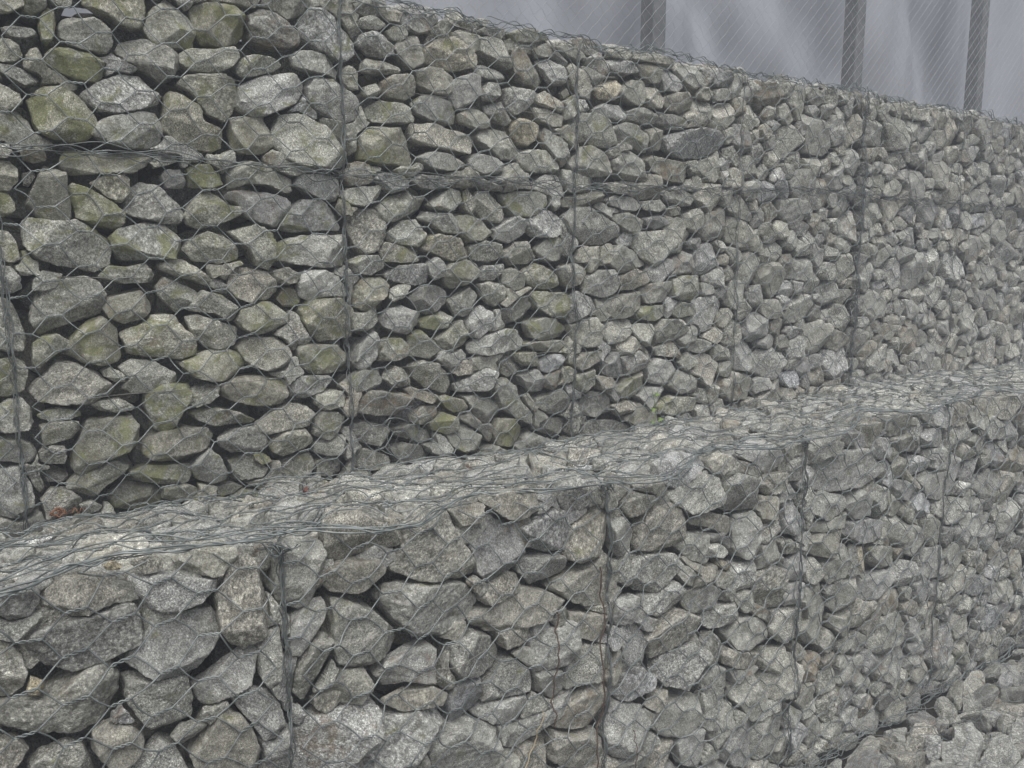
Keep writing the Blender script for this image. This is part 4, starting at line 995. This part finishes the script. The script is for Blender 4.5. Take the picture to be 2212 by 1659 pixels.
# ------------------------------------------------------------------ drape maps: how far the stones stand out under the wires
class Drape:
    def __init__(s, face, box, au, av, aw, base, res=0.01, use=None):
        s.box = box; s.res = res; a, b, c, d = box
        H, W_ = int((d - c) / res) + 1, int((b - a) / res) + 1
        M = np.full((H, W_), -0.06)
        for st in STONE_LIST:
            if st['layer'] or st['face'] not in use: continue
            V = st['V']
            i = ((V[:, au] - a) / res).astype(int); j = ((V[:, av] - c) / res).astype(int)
            w = base(V)
            ok = (i >= 0) & (i < W_) & (j >= 0) & (j < H)
            np.maximum.at(M, (j[ok], i[ok]), w[ok])
        K = M
        for r in range(3):
            Q = K.copy()
            Q[1:] = np.maximum(Q[1:], K[:-1]); Q[:-1] = np.maximum(Q[:-1], K[1:]); Q[:, 1:] = np.maximum(Q[:, 1:], K[:, :-1]); Q[:, :-1] = np.maximum(Q[:, :-1], K[:, 1:])
            K = Q
        for r in range(4):
            Kp = np.pad(K, 1, mode='edge')
            K = (Kp[1:-1, 1:-1] * 2 + Kp[:-2, 1:-1] + Kp[2:, 1:-1] + Kp[1:-1, :-2] + Kp[1:-1, 2:]) / 6
        s.M = np.maximum(K, -0.03)
    def __call__(s, u, v):
        a, b, c, d = s.box
        i = np.clip((u - a) / s.res, 0, s.M.shape[1] - 1.001); j = np.clip((v - c) / s.res, 0, s.M.shape[0] - 1.001)
        i0, j0 = i.astype(int), j.astype(int); fi, fj = i - i0, j - j0; M = s.M
        return M[j0, i0] * (1 - fi) * (1 - fj) + M[j0, i0 + 1] * fi * (1 - fj) + M[j0 + 1, i0] * (1 - fi) * fj + M[j0 + 1, i0 + 1] * fi * fj
DW = Drape('W', W0, 0, 2, 1, lambda V: -V[:, 1], use='WC')
DF = Drape('F', F0, 0, 2, 1, lambda V: LEDGE_Y - V[:, 1], use='FL')
DL = Drape('L', (-2.2, 6.4, -0.92, 0.0), 0, 1, 2, lambda V: V[:, 2] - ledge_z(V[:, 0], V[:, 1]), use='LF')
DG = Drape('G', (0.3, 6.2, -2.9, -0.82), 0, 1, 2, lambda V: V[:, 2] - GROUND_Z, use='G')
def wall_pt(u, v, e=0.0): return np.stack([u, -(DW(u, v) + e), v], -1)
def front_pt(u, v, e=0.0): return np.stack([u, LEDGE_Y - DF(u, v) - e, v], -1)
def ledge_pt(u, v, e=0.0): return np.stack([u, v, ledge_z(u, v) + DL(u, v) + e], -1)
def ground_pt(u, v, e=0.0): return np.stack([u, v, GROUND_Z + DG(u, v) + e], -1)
def lid_pt(u, v, e=0.0): return np.stack([u, v, top_z(u) - 0.002 + 0.006 * np.sin(u * 17 + v * 9) + e], -1)

PU, PV, TWL = 0.0895, 0.097, 0.022
def warp(u, v, k, amp):
    return (u + amp * (np.sin(v * 9.1 + k) + .6 * np.sin(u * 6.3 + v * 17 + k * 2)), v + amp * (np.sin(u * 8.2 + 1.7 * k) + .7 * np.sin(u * 15.7 - v * 7 + k)))

def hex_panel(wires, pt, u0, u1, v0f, v1f, seed0, r=0.0016, amp=0.006, near=True, swap=False, pu=PU, pv=PV, jit=0.004, e=0.0022, ref=(.13, -1, .21)):
    """double-twisted hexagonal mesh between u0..u1 and the curves v0f(u)..v1f(u)"""
    rng = RS(seed0)
    vlo, vhi = float(np.min(v0f(np.linspace(u0, u1, 9)))), float(np.max(v1f(np.linspace(u0, u1, 9))))
    ni, nj = int((u1 - u0) / pu) + 3, int((vhi - vlo) / pv) + 3
    offv = rng.uniform(0, pv)
    A = {}
    I, J = np.meshgrid(np.arange(-1, ni), np.arange(-1, nj), indexing='ij')
    cu = u0 + I * pu + pu * .25 + rng.normal(0, jit, I.shape); cv = vlo - offv + (J + .5 * (I % 2)) * pv + rng.normal(0, jit, I.shape)
    tl = TWL * pu / PU * rng.uniform(0.85, 1.1, I.shape); ta = rng.normal(0.10, 0.10, I.shape)
    Lx, Lv = cu - tl * np.cos(ta), cv - tl * np.sin(ta); Rx, Rv = cu + tl * np.cos(ta), cv + tl * np.sin(ta)
    Lx, Lv = warp(Lx, Lv, seed0 % 7, amp); Rx, Rv = warp(Rx, Rv, seed0 % 7, amp)
    def inb(u, v): return (u > u0 - 1e-4) & (u < u1 + 1e-4) & (v > v0f(u)) & (v < v1f(u))
    def cl(u, v):
        u = np.clip(u, u0, u1); return u, np.clip(v, v0f(u), v1f(u))
    ok = inb(Lx, Lv) & inb(Rx, Rv)
    # twists: two strands wound round each other
    n = 15 if near else 7
    t = np.linspace(0, 1, n)
    a0, a1 = np.stack([Lx[ok], Lv[ok]], -1), np.stack([Rx[ok], Rv[ok]], -1)
    m = len(a0)
    if m:
        U = a0[:, None, 0] + (a1 - a0)[:, None, 0] * t; Vv = a0[:, None, 1] + (a1 - a0)[:, None, 1] * t
        d = (a1 - a0); d /= np.linalg.norm(d, axis=1, keepdims=True); nx, ny = -d[:, 1:2], d[:, :1]
        ph = rng.uniform(0, 6.28, (m, 1)); rr = r * 1.12 * np.sin(np.clip(t * 8, 0, math.pi / 2)) * np.sin(np.clip((1 - t) * 8, 0, math.pi / 2)) + 0.0003
        for sgn in (0, math.pi):
            an = ph + sgn + t[None] * 2 * math.pi * 1.5
            wires.add(pt(U + nx * rr * np.cos(an), Vv + ny * rr * np.cos(an), e + r + rr * np.sin(an)), r * .88, 5 if near else 4, ref)
    # legs
    S, E_ = [], []
    for di in (0, 1):
        a = slice(0, -1)
    for i in range(I.shape[0] - 1):
        for j in range(I.shape[1]):
            odd = (i - 1) % 2
            for dj in ((0, -1) if odd == 0 else (0, 1)):
                jj = j + dj
                if jj < 0 or jj >= I.shape[1]: continue
                S.append((Rx[i, j], Rv[i, j])); E_.append((Lx[i + 1, jj], Lv[i + 1, jj]))
    S, E_ = np.array(S), np.array(E_)
    si, ei = inb(S[:, 0], S[:, 1]), inb(E_[:, 0], E_[:, 1])
    keep = si | ei
    S, E_ = S[keep], E_[keep]
    su, sv = cl(S[:, 0], S[:, 1]); eu, ev = cl(E_[:, 0], E_[:, 1])
    t = np.linspace(0, 1, 6)[None]
    bow = rng.normal(0, 0.0022, (len(su), 1)) * np.sin(t * math.pi)
    U = su[:, None] + (eu - su)[:, None] * t + bow; Vv = sv[:, None] + (ev - sv)[:, None] * t + bow
    wires.add(pt(U, Vv, e + r), r, 5 if near else 4, ref)

def wavy(pt, P, n, amp, seed0, e=0.004, wl=0.05):
    """a slack wire running through the (u, v) points P"""
    rng = RS(seed0); P = np.array(P, float)
    L = np.append(0, np.cumsum(np.linalg.norm(np.diff(P, axis=0), axis=1)))
    t = np.linspace(0, L[-1], n)
    u, v = np.interp(t, L, P[:, 0]), np.interp(t, L, P[:, 1])
    a = np.zeros(n); b = np.zeros(n); z = np.zeros(n)
    for q in range(5):
        f = rng.uniform(0.5, 1.6) * 2 * math.pi / (wl * (1.5 + 3 * (q < 3)))
        a += np.sin(t * f + rng.uniform(0, 6.28)); b += np.sin(t * f + rng.uniform(0, 6.28)); z += np.sin(t * f + rng.uniform(0, 6.28))
    return pt(u + a * amp * .4, v + b * amp * .4, e + np.abs(z) * amp * .22)

def bundle(wires, pt, P, nw, amp, seed0, r=0.0017, wl=0.06, wrap=True, e=0.003, ref=(.13, -1, .21)):
    L = float(np.linalg.norm(np.diff(np.array(P, float), axis=0), axis=1).sum()); n = max(int(L / 0.008), 8)
    for k in range(nw):
        wires.add(wavy(pt, P, n, amp, seed0 * 31 + k, e + .0015 * (k % 3), wl), r * (1.15 if k == 0 else 1), 5, ref)
    if wrap:                                             # lacing wire wound round the selvedges
        rng = RS(seed0 + 5); P = np.array(P, float)
        Lc = np.append(0, np.cumsum(np.linalg.norm(np.diff(P, axis=0), axis=1))); t = np.linspace(0, Lc[-1], n * 3)
        u, v = np.interp(t, Lc, P[:, 0]), np.interp(t, Lc, P[:, 1]); du, dv = np.gradient(u), np.gradient(v); q = np.hypot(du, dv) + 1e-9
        ph = t * 2 * math.pi / 0.14 + 0.8 * np.sin(t * 21); rad = 0.0075 + .002 * np.sin(t * 33)
        wires.add(pt(u - dv / q * rad * np.cos(ph), v + du / q * rad * np.cos(ph), e + .003 + rad * .7 * np.sin(ph)), r * .85, 5, ref)

def const(c): return lambda u: np.zeros_like(np.asarray(u, float)) + c
G_W = 'wire gabion baskets stacked in the wall'
near_s = lambda u: u < 3.2
ORDB = lambda k: ORD[min(k, 20)]
for k, u0 in enumerate(range(-2, 7)):
    u1 = u0 + 1
    for tier in ('top', 'middle'):
        lo, hi = (joint_z, top_z) if tier == 'top' else (const(-0.06), joint_z)
        z0 = 1.0 if tier == 'top' else -0.06
        root = empty('gabion_basket', (u0, 0.0, z0))
        more = {('top', 0): ' with the mossiest stones'}.get((tier, k), '')
        tag(root, f"{ORDB(k + 1)} wire mesh basket from the left in the wall's {tier} tier{more}", 'gabion basket', G_W)
        w = Wires(); hex_panel(w, wall_pt, u0 + .006, u1 - .006, lo, hi, 500 + k * 7 + (tier == 'top') * 100, near=u0 < 3, r=.0019)
        w.build('mesh_panel', WIRE, root)
        w = Wires(); h0, h1 = (joint_z(u1), top_z(u1)) if tier == 'top' else (-0.05, joint_z(u1))
        nw = 8 if u1 == 3 else 3 if u1 < 2 else 2
        off = [(u1 + (.012 if tier == 'top' else 0), h1), (u1 - .004, (h0 + h1) / 2 + .1), (u1 + .006, (h0 + h1) / 2 - .1), (u1 + .002, h0)]
        bundle(w, wall_pt, off, nw, 0.012 if u1 == 3 else 0.007, 900 + k * 3 + (tier == 'top') * 50, r=.0015, wrap=u1 in (-1, 0, 1, 3))
        w.build('corner_wire', SEAM, root)
        rng = RS(70 + k + 40 * (tier == 'top'))
        heights = (1.27,) if tier == 'top' else (0.66, 0.335)
        for hz in heights:
            a = u0 + rng.uniform(0.08, 0.35); b_ = a + rng.uniform(0.16, 0.36)
            for q in range(2):
                v_ = hz + rng.uniform(-.015, .015)
                w = Wires(); w.add(wall_pt(np.linspace(a, b_, 24), np.linspace(v_, v_ + rng.uniform(-.012, .012), 24) , 0.006 + 0.004 * np.sin(np.linspace(0, 3.14, 24))), 0.0012); w.build('brace_wire', WIRE_OLD, root)
                a = min(b_ + rng.uniform(.05, .2), u1 - .12); b_ = min(a + rng.uniform(.12, .3), u1 - .02)
        w = Wires()
        us = np.linspace(u0, u1, 9)
        if tier == 'middle':
            bundle(w, wall_pt, [(u, joint_z(u)) for u in us], 3, 0.015, 1200 + k, wl=0.18, r=.0015)
            bundle(w, wall_pt, [(u, joint_z(u) - .012) for u in us], 1, 0.020, 1300 + k, wl=0.16, wrap=False, e=0.008)
            w.build('rim_wire', SEAM, root)
        else:
            bundle(w, lambda u, v, e: np.stack([u, v * 0 - .004 - e * .5 + .006 * np.sin(u * 23), top_z(u) + (v - 1.548) + e], -1), [(u, 1.549 + .006 * math.sin(u * 9)) for u in us], 4, 0.016, 1400 + k, wl=0.08)
            w.build('rim_wire', WIRE, root)
            w = Wires(); hex_panel(w, lid_pt, u0 + .005, u1 - .005, const(0.01), const(0.42), 1500 + k, near=u0 < 3, amp=.01, jit=.01, ref=(.1, .2, 1))
            w.build('lid_mesh', WIRE, root)

for k in range(8):
    u0 = BAY_F[k] if k < len(BAY_F) else BAY_F[-1]
    u0 = ([-2.2] + BAY_F)[k]; u1 = BAY_F[k]
    u1 = min(u1, 6.1)
    root = empty('gabion_basket', (u0, LEDGE_Y, GROUND_Z))
    tag(root, f"{ORDB(k + 1)} wire mesh basket from the left in the low front ledge", 'gabion basket', 'wire gabion baskets of the front ledge')
    w = Wires(); hex_panel(w, front_pt, u0 + .006, u1 - .006, const(GROUND_Z - .01), lambda u: edge_z(u) - .004, 2500 + k * 7, near=u0 < 2.6, r=0.0021, amp=.007)
    w.build('mesh_panel', WIRE, root)
    w = Wires(); hex_panel(w, ledge_pt, u0 + .006, u1 - .006, const(LEDGE_Y + .01), const(-.015), 2600 + k * 7, near=u0 < 2, r=0.0020, amp=.008, jit=.007, ref=(.1, .2, 1), e=.004, pv=.080)
    w.build('lid_mesh', WIRE, root)
    w = Wires()
    ez = float(edge_z(u1))
    bundle(w, front_pt, [(u1 + .004, ez), (u1 + .012, -.2), (u1 + .005, -.6), (u1, -.9), (u1, GROUND_Z + .01)], 3 if k < 4 else 2, 0.008, 2700 + k, r=.0018, wrap=k < 3)
    rng = RS(2750 + k)                                   # knot where the rims meet
    for q in range(6):
        t = np.linspace(0, 1, 34); f1, f2, f3 = rng.uniform(5, 11, 3); p1, p2, p3 = rng.uniform(0, 6.28, 3)
        cu, cv = u1 + rng.uniform(-.012, .012), ez + rng.uniform(-.018, .004)
        w.add(front_pt(cu + (t - .5) * rng.uniform(-.09, .09) + .011 * np.sin(f1 * t + p1), cv + (t - .5) * rng.uniform(-.02, .02) + .009 * np.sin(f2 * t + p2), .012 + .009 * np.sin(f3 * t + p3)), 0.0018)
    w.build('corner_wire', SEAM, root)
    w = Wires(); us = np.linspace(u0, u1, 13)
    def rim_pt(u, v, e):                                 # runs over the rounded shoulder between face and lid
        return np.stack([u, LEDGE_Y - .010 - e * .7 + v * 1.6, edge_z(u) + .012 + e * .6 + v * .45], -1)
    sag = lambda u: .020 * np.sin(u * 7.3 + .6) + .014 * np.sin(u * 13.1 + 2)
    bundle(w, rim_pt, [(u, sag(u)) for u in us], 2, 0.006, 2800 + k, r=.0024, wl=.2)
    bundle(w, rim_pt, [(u, sag(u) + .02 + .01 * math.sin(u * 5)) for u in us], 2, 0.010, 2850 + k, r=.0018, wl=.2, wrap=False)
    w.build('rim_wire', WIRE, root)
    rng = RS(2900 + k)
    for hz in (-.40, -.82):
        a = u0 + rng.uniform(.1, .45) * (u1 - u0); b_ = a + rng.uniform(.18, .34)
        v_ = hz + rng.uniform(-.04, .04)
        w = Wires(); w.add(front_pt(np.linspace(a, b_, 24), np.linspace(v_, v_ + rng.uniform(.0, .05), 24), .008 + .004 * np.sin(np.linspace(0, 3.14, 24))), .0014); w.build('brace_wire', WIRE_OLD, root)

for k in range(5):
    u0, u1 = 0.5 + k * 1.0, 1.5 + k * 1.0
    root = empty('gabion_mattress', (u0, -1.9, GROUND_Z))
    tag(root, f"{ORDB(k + 1)} ground-level wire basket from the viewer, its lid running along the ledge foot", 'gabion basket', 'ground-level wire baskets')
    w = Wires(); hex_panel(w, ground_pt, u0 + .004, u1 - .004, const(-2.7), const(-.86), 3500 + k * 7, near=True, amp=.012, jit=.010, ref=(.1, .2, 1), r=.0013)
    w.build('lid_mesh', WIRE, root)
    w = Wires(); bundle(w, ground_pt, [(u, -.875 + .01 * math.sin(u * 8)) for u in np.linspace(u0, u1, 9)], 6, .030, 3600 + k, r=.0016, wl=.16, ref=(.1, .2, 1), wrap=False, e=.006)
    w.build('rim_wire', WIRE, root)

# ------------------------------------------------------------------ earth behind and under the stones, terrace, ground
def struct(name, V, F, mat, smooth=False, kind='structure'):
    o = mesh_ob(name, V, F, mat, None, (0, 0, 0), smooth); o['kind'] = kind; return o
V1, F1 = box_vf((-2.3, 0.30, -1.9), (40, 0.50, 1.44)); V2, F2 = box_vf((-2.3, LEDGE_Y + .30, -1.9), (40, 0.298, -.16)); 
V3, F3 = box_vf((-2.3, -3.2, -1.9), (40, LEDGE_Y + .298, GROUND_Z - .13))
struct('earth_core', np.concatenate([V1, V2, V3]), np.concatenate([F1, F2 + 8, F3 + 16]), EARTH)
def grid(x0, x1, y0, y1, nx, ny, fz):
    X, Y = np.meshgrid(np.linspace(x0, x1, nx), np.linspace(y0, y1, ny))
    V = np.stack([X, Y, fz(X, Y)], -1).reshape(-1, 3)
    i, j = np.meshgrid(np.arange(nx - 1), np.arange(ny - 1)); a = (j * nx + i).ravel()
    return V, np.stack([a, a + 1, a + nx + 1, a + nx], -1)
V, F = grid(-38, 38, -38, 38, 12, 12, lambda X, Y: X * 0 - 1.92); struct('ground', V, F, GRASSY)
V, F = grid(-38, 38, 0.5, 38, 60, 40, lambda X, Y: 1.44 + .02 * np.sin(X * 3) * np.sin(Y * 4) + np.clip(Y - 4.0 - .55 * np.clip(X, -5, 30), 0, 9) * .75 + .15 * np.sin(X * 1.3 + Y))
struct('hillside', V, F, GRASSY, True)

# ------------------------------------------------------------------ chain-link fence on the terrace
FY = 0.80
fence = empty('chain_link_fence', (0, FY, 1.44))
tag(fence, 'tall chain-link fence with square posts and blue-grey sheeting above the wall top', 'fence')
POSTS = [-1.6, 0.35, 2.265, 4.14, 5.78, 7.5, 9.3, 11.1]
for x in POSTS:
    V, F = box_vf((x - .05, FY + .01, 1.3), (x + .05, FY + .11, 4.2))
    po = mesh_ob('post', V, F, CONCRETE, fence, (x, FY, 1.44), False)
    bv = po.modifiers.new('bevel', 'BEVEL'); bv.width = .008; bv.segments = 2
w = Wires(); d = 0.075
X0, X1, Z0, Z1 = -1.6, 11.1, 1.5, 4.05
rng = RS(9); Hh = Z1 - Z0
for sgn, rad in ((1, .0013), (-1, .0006)):  # falling diagonals thinner: their dimmer lighting is put into the wire gauge
    for i in range(int((X1 - X0 + Hh) / d)):
        xa = X0 - (Hh if sgn > 0 else 0) + i * d
        t = np.linspace(0, 1, 70); x = xa + sgn * t * Hh if sgn > 0 else xa + (1 - t) * Hh - Hh + Hh * 0; z = Z0 + t * Hh
        ok = (x >= X0) & (x <= X1)
        if ok.sum() < 3: continue
        k_ = (np.arange(70) % 2) * 2 - 1
        P = np.stack([x + k_ * .003, FY - .004 + .003 * k_ * sgn, z - k_ * .002 * sgn], -1)[ok]
        w.add(P, rad, 3)
w.build('link_mesh', WIRE_LINK, fence)
nx, nz = 300, 70                                          # dull sheeting hung behind the posts, slack and creased
X, Zz = np.meshgrid(np.linspace(X0, 11.1, nx), np.linspace(1.40, 4.1, nz))
Yy = FY + .38 + .05 * np.sin(X * 2.1 + .5) + .035 * np.sin(X * 5.3 + Zz * 1.2) + .012 * np.sin(X * 13 - Zz * 3)
for (xa, za, xb, zb, wd, am) in ((2.75, 2.6, 3.75, 1.7, .13, .13), (3.3, 2.9, 4.6, 1.9, .16, .11), (4.7, 2.7, 4.9, 1.5, .18, -.09), (5.0, 3.0, 6.2, 1.8, .14, .09), (1.6, 2.4, 2.2, 1.6, .15, .08), (6.5, 3.2, 6.3, 1.6, .2, .10)):
    dx, dz = xb - xa, zb - za; L_ = math.hypot(dx, dz); dd = ((X - xa) * dz - (Zz - za) * dx) / L_
    Yy += am * .75 * np.exp(-(dd / (wd * 1.7)) ** 2)
V = np.stack([X, Yy, Zz], -1).reshape(-1, 3); i, j = np.meshgrid(np.arange(nx - 1), np.arange(nz - 1)); a = (j * nx + i).ravel()
sh = mesh_ob('sheeting', V, np.stack([a, a + 1, a + nx + 1, a + nx], -1), SHEET, fence, (0, FY, 1.44), True)
sl = sh.modifiers.new('thickness', 'SOLIDIFY'); sl.thickness = .004
w = Wires()
for z in (1.52, 4.05): w.add(np.stack([np.linspace(X0, X1, 60), np.full(60, FY - .008), z + .006 * np.sin(np.linspace(0, 40, 60))], -1), .002, 5)
w.build('strain_wire', WIRE_OLD, fence)

# ------------------------------------------------------------------ small things caught in the mesh
def strip(name, pts, r, mat, label, cat, pt=None):
    P = np.array(pts, float); t = np.linspace(0, 1, 40); L = np.linspace(0, 1, len(P))
    Q = np.stack([np.interp(t, L, P[:, k]) for k in range(P.shape[1])], -1)
    Q[:, 0] += .004 * np.sin(t * 31) + .002 * np.sin(t * 67)
    if pt is not None: Q = pt(Q[:, 0], Q[:, 1], .010 + .003 * np.sin(t * 23))
    w = Wires(); w.add(Q, r, 5); o = w.build(name, mat, None, tuple(Q[0])); tag(o, label, cat); return o
strip('dry_vine', [(.245, -.30), (.25, -.42), (.235, -.56), (.24, -.66)], .0022, VINE, 'thin reddish brown dead vine hanging down the middle of the front ledge', 'vine', front_pt)
strip('dry_vine', [(.41, -.20), (.43, -.32), (.415, -.47), (.43, -.62), (.41, -.80), (.42, -.92)], .0026, VINE, 'longest dark brown vine beside the third corner wire of the ledge', 'vine', front_pt)
strip('bent_straw', [(.20, -.60), (.17, -.72), (.09, -.83), (.0, -.90)], .0022, STRAW, 'pale bent dry stem across the front ledge stones', 'straw', front_pt)
strip('dry_vine', [(.56, -.78), (.57, -.88), (.56, -1.0)], .0016, VINE, 'short reddish stem right of the ledge corner wire, near the bottom', 'vine', front_pt)
t = np.linspace(0, 6.28 * 2.4, 60)
w = Wires(); w.add(np.stack([-.93 + .014 * np.cos(t) + .006 * t / 6, -.035 - .012 * np.sin(t * .7), .010 + .008 * np.sin(t) + .003 * np.sin(t * 5)], -1), .0022, 5)
w.add(np.stack([-.91 + .004 * t, -.04 + .01 * np.sin(t), .008 + .006 * np.sin(t * 1.7)], -1), .0013, 5)
tag(w.build('twine_scrap', ORANGE, None, (-.93, -.035, .01)), 'curled orange fibre scrap at the wall foot, far left', 'twine')
sp = empty('seedling', (1.43, -.035, -.02)); tag(sp, 'tiny green seedling with a thin stem at the foot of the high wall', 'seedling')
t = np.linspace(0, 1, 12); w = Wires(); w.add(np.stack([1.43 + .03 * t - .05 * t * t, -.05 + 0 * t, -.02 + .16 * t], -1), .0014, 5); w.build('stem', SPRIG, sp, (1.43, -.035, -.02))
for q, (dx, dz, sx) in enumerate(((-.022, .02, -1), (.026, .026, 1), (-.02, .075, -1), (.0, .14, 1))):
    a = np.linspace(0, 2 * math.pi, 11)[:-1]; V = np.stack([1.435 + dx + .015 * np.cos(a), -.055 - .006 * np.cos(a * 2), -.02 + dz + .010 * np.sin(a) * (1 - .4 * np.cos(a))], -1)
    V = np.concatenate([V, V + np.array([0, .0012, 0])]); n_ = 10
    F = [np.arange(10)[None, ::-1], (np.arange(10) + 10)[None], np.stack([np.arange(10), (np.arange(10) + 1) % 10, (np.arange(10) + 1) % 10 + 10, np.arange(10) + 10], -1)]
    mesh_ob('leaf', V, F, SPRIG, sp, (1.43, -.035, -.02), False)
t = np.linspace(0, 1, 14)
V, F = ICO[4]; V = V * np.array([.009, .006, .003]); V[:, 2] += .25 * V[:, 0] + .004 * np.sin(V[:, 0] * 400 + V[:, 1] * 300); V = V + np.array([-.33, -.40, .062])
tag(mesh_ob('dead_leaf', V * 1.0, F, REDLEAF, None, (-.33, -.40, .058)), 'small crumpled red leaf on top of the front ledge', 'leaf')
rng = RS(77)
w = Wires()
for q in range(7):                                       # sprung end of a torn panel at the wall foot
    t = np.linspace(0, 1, 44); a0 = rng.uniform(0, 6.28); R_ = rng.uniform(.04, .09)
    u = .20 + rng.uniform(-.05, .07) + R_ * np.cos(a0 + t * rng.uniform(2, 4.5)) * (1 - .4 * t); v = .10 + rng.uniform(-.05, .05) + R_ * np.sin(a0 + t * rng.uniform(2, 4.5))
    w.add(np.stack([u, -.018 - .035 * np.sin(t * 3.1), np.maximum(v, .0)], -1), .0013, 5)
tag(w.build('loose_wire', WIRE, None, (.2, -.03, .08)), 'tangle of loose bent wire ends at the foot of the high wall', 'wire')
for q, (x, y, s_, lb) in enumerate(((-.47, -.34, .009, 'tiny white pebble lying on the ledge right of the red leaf'), (-.62, -.20, .006, 'pale grain of stone near the wall foot, left of the red leaf'), (.06, -.47, .007, 'small white chip on the ledge above its second bay'))):
    V, F = rock(np.full(NTH, s_) * (1 + .2 * np.sin(TH * 2 + q)), s_ * .7, RS(900 + q), 4)
    z = float(ledge_pt(np.array([x]), np.array([y]))[0, 2])
    o = mesh_ob('pebble', V + np.array([x, y, z]), F, GRANITE, None, (x, y, z), True, np.tile([1.9, 0, .3, .9], (len(V), 1))); tag(o, lb, 'pebble')
for q, (x, y, an, lb) in enumerate(((-.80, -.55, .3, 'dry brown leaf caught under the ledge mesh at far left'), (.30, -.30, 2.0, 'brown leaf scrap in the middle of the ledge lid'))):
    t = np.linspace(0, 1, 9); hw = .008 * np.sin(t * math.pi) + .0004; X = (t - .5) * .040
    cu = .004 * np.cos(t * 5 + q)
    P0 = np.stack([X, hw, cu + .003], -1); P1 = np.stack([X, 0 * X, cu], -1); P2 = np.stack([X, -hw, cu + .004], -1)
    V = np.concatenate([P0, P1, P2]); c_, s2 = math.cos(an), math.sin(an); V = np.stack([V[:, 0] * c_ - V[:, 1] * s2, V[:, 0] * s2 + V[:, 1] * c_, V[:, 2]], -1)
    z = float(ledge_pt(np.array([x]), np.array([y]))[0, 2]) + .004; V = V + np.array([x, y, z]); i = np.arange(8)
    F = np.concatenate([np.stack([i, i + 1, i + 10, i + 9], -1), np.stack([i + 9, i + 10, i + 19, i + 18], -1)])
    o = mesh_ob('dead_leaf', V, F, VINE, None, (x, y, z)); tag(o, lb, 'leaf'); so = o.modifiers.new('t', 'SOLIDIFY'); so.thickness = .0006

# ------------------------------------------------------------------ fog
V, F = box_vf((-40, -40, -2.95), (40, 40, 8.0))
mf = bpy.data.materials.new('fog'); mf.use_nodes = True; nt = mf.node_tree; nt.nodes.remove(nt.nodes['Principled BSDF'])
pv = nt.nodes.new('ShaderNodeVolumePrincipled'); pv.inputs['Density'].default_value = 0.034; pv.inputs['Color'].default_value = (0.54, 0.57, 0.64, 1)
pv.inputs['Anisotropy'].default_value = 0.0
nt.links.new(pv.outputs[0], nt.nodes['Material Output'].inputs['Volume'])
hz = mesh_ob('haze', V, F, mf, None, (0, 0, 0), False); hz['kind'] = 'stuff'
tag(hz, 'thin grey fog hanging over the wall and terrace', 'fog')
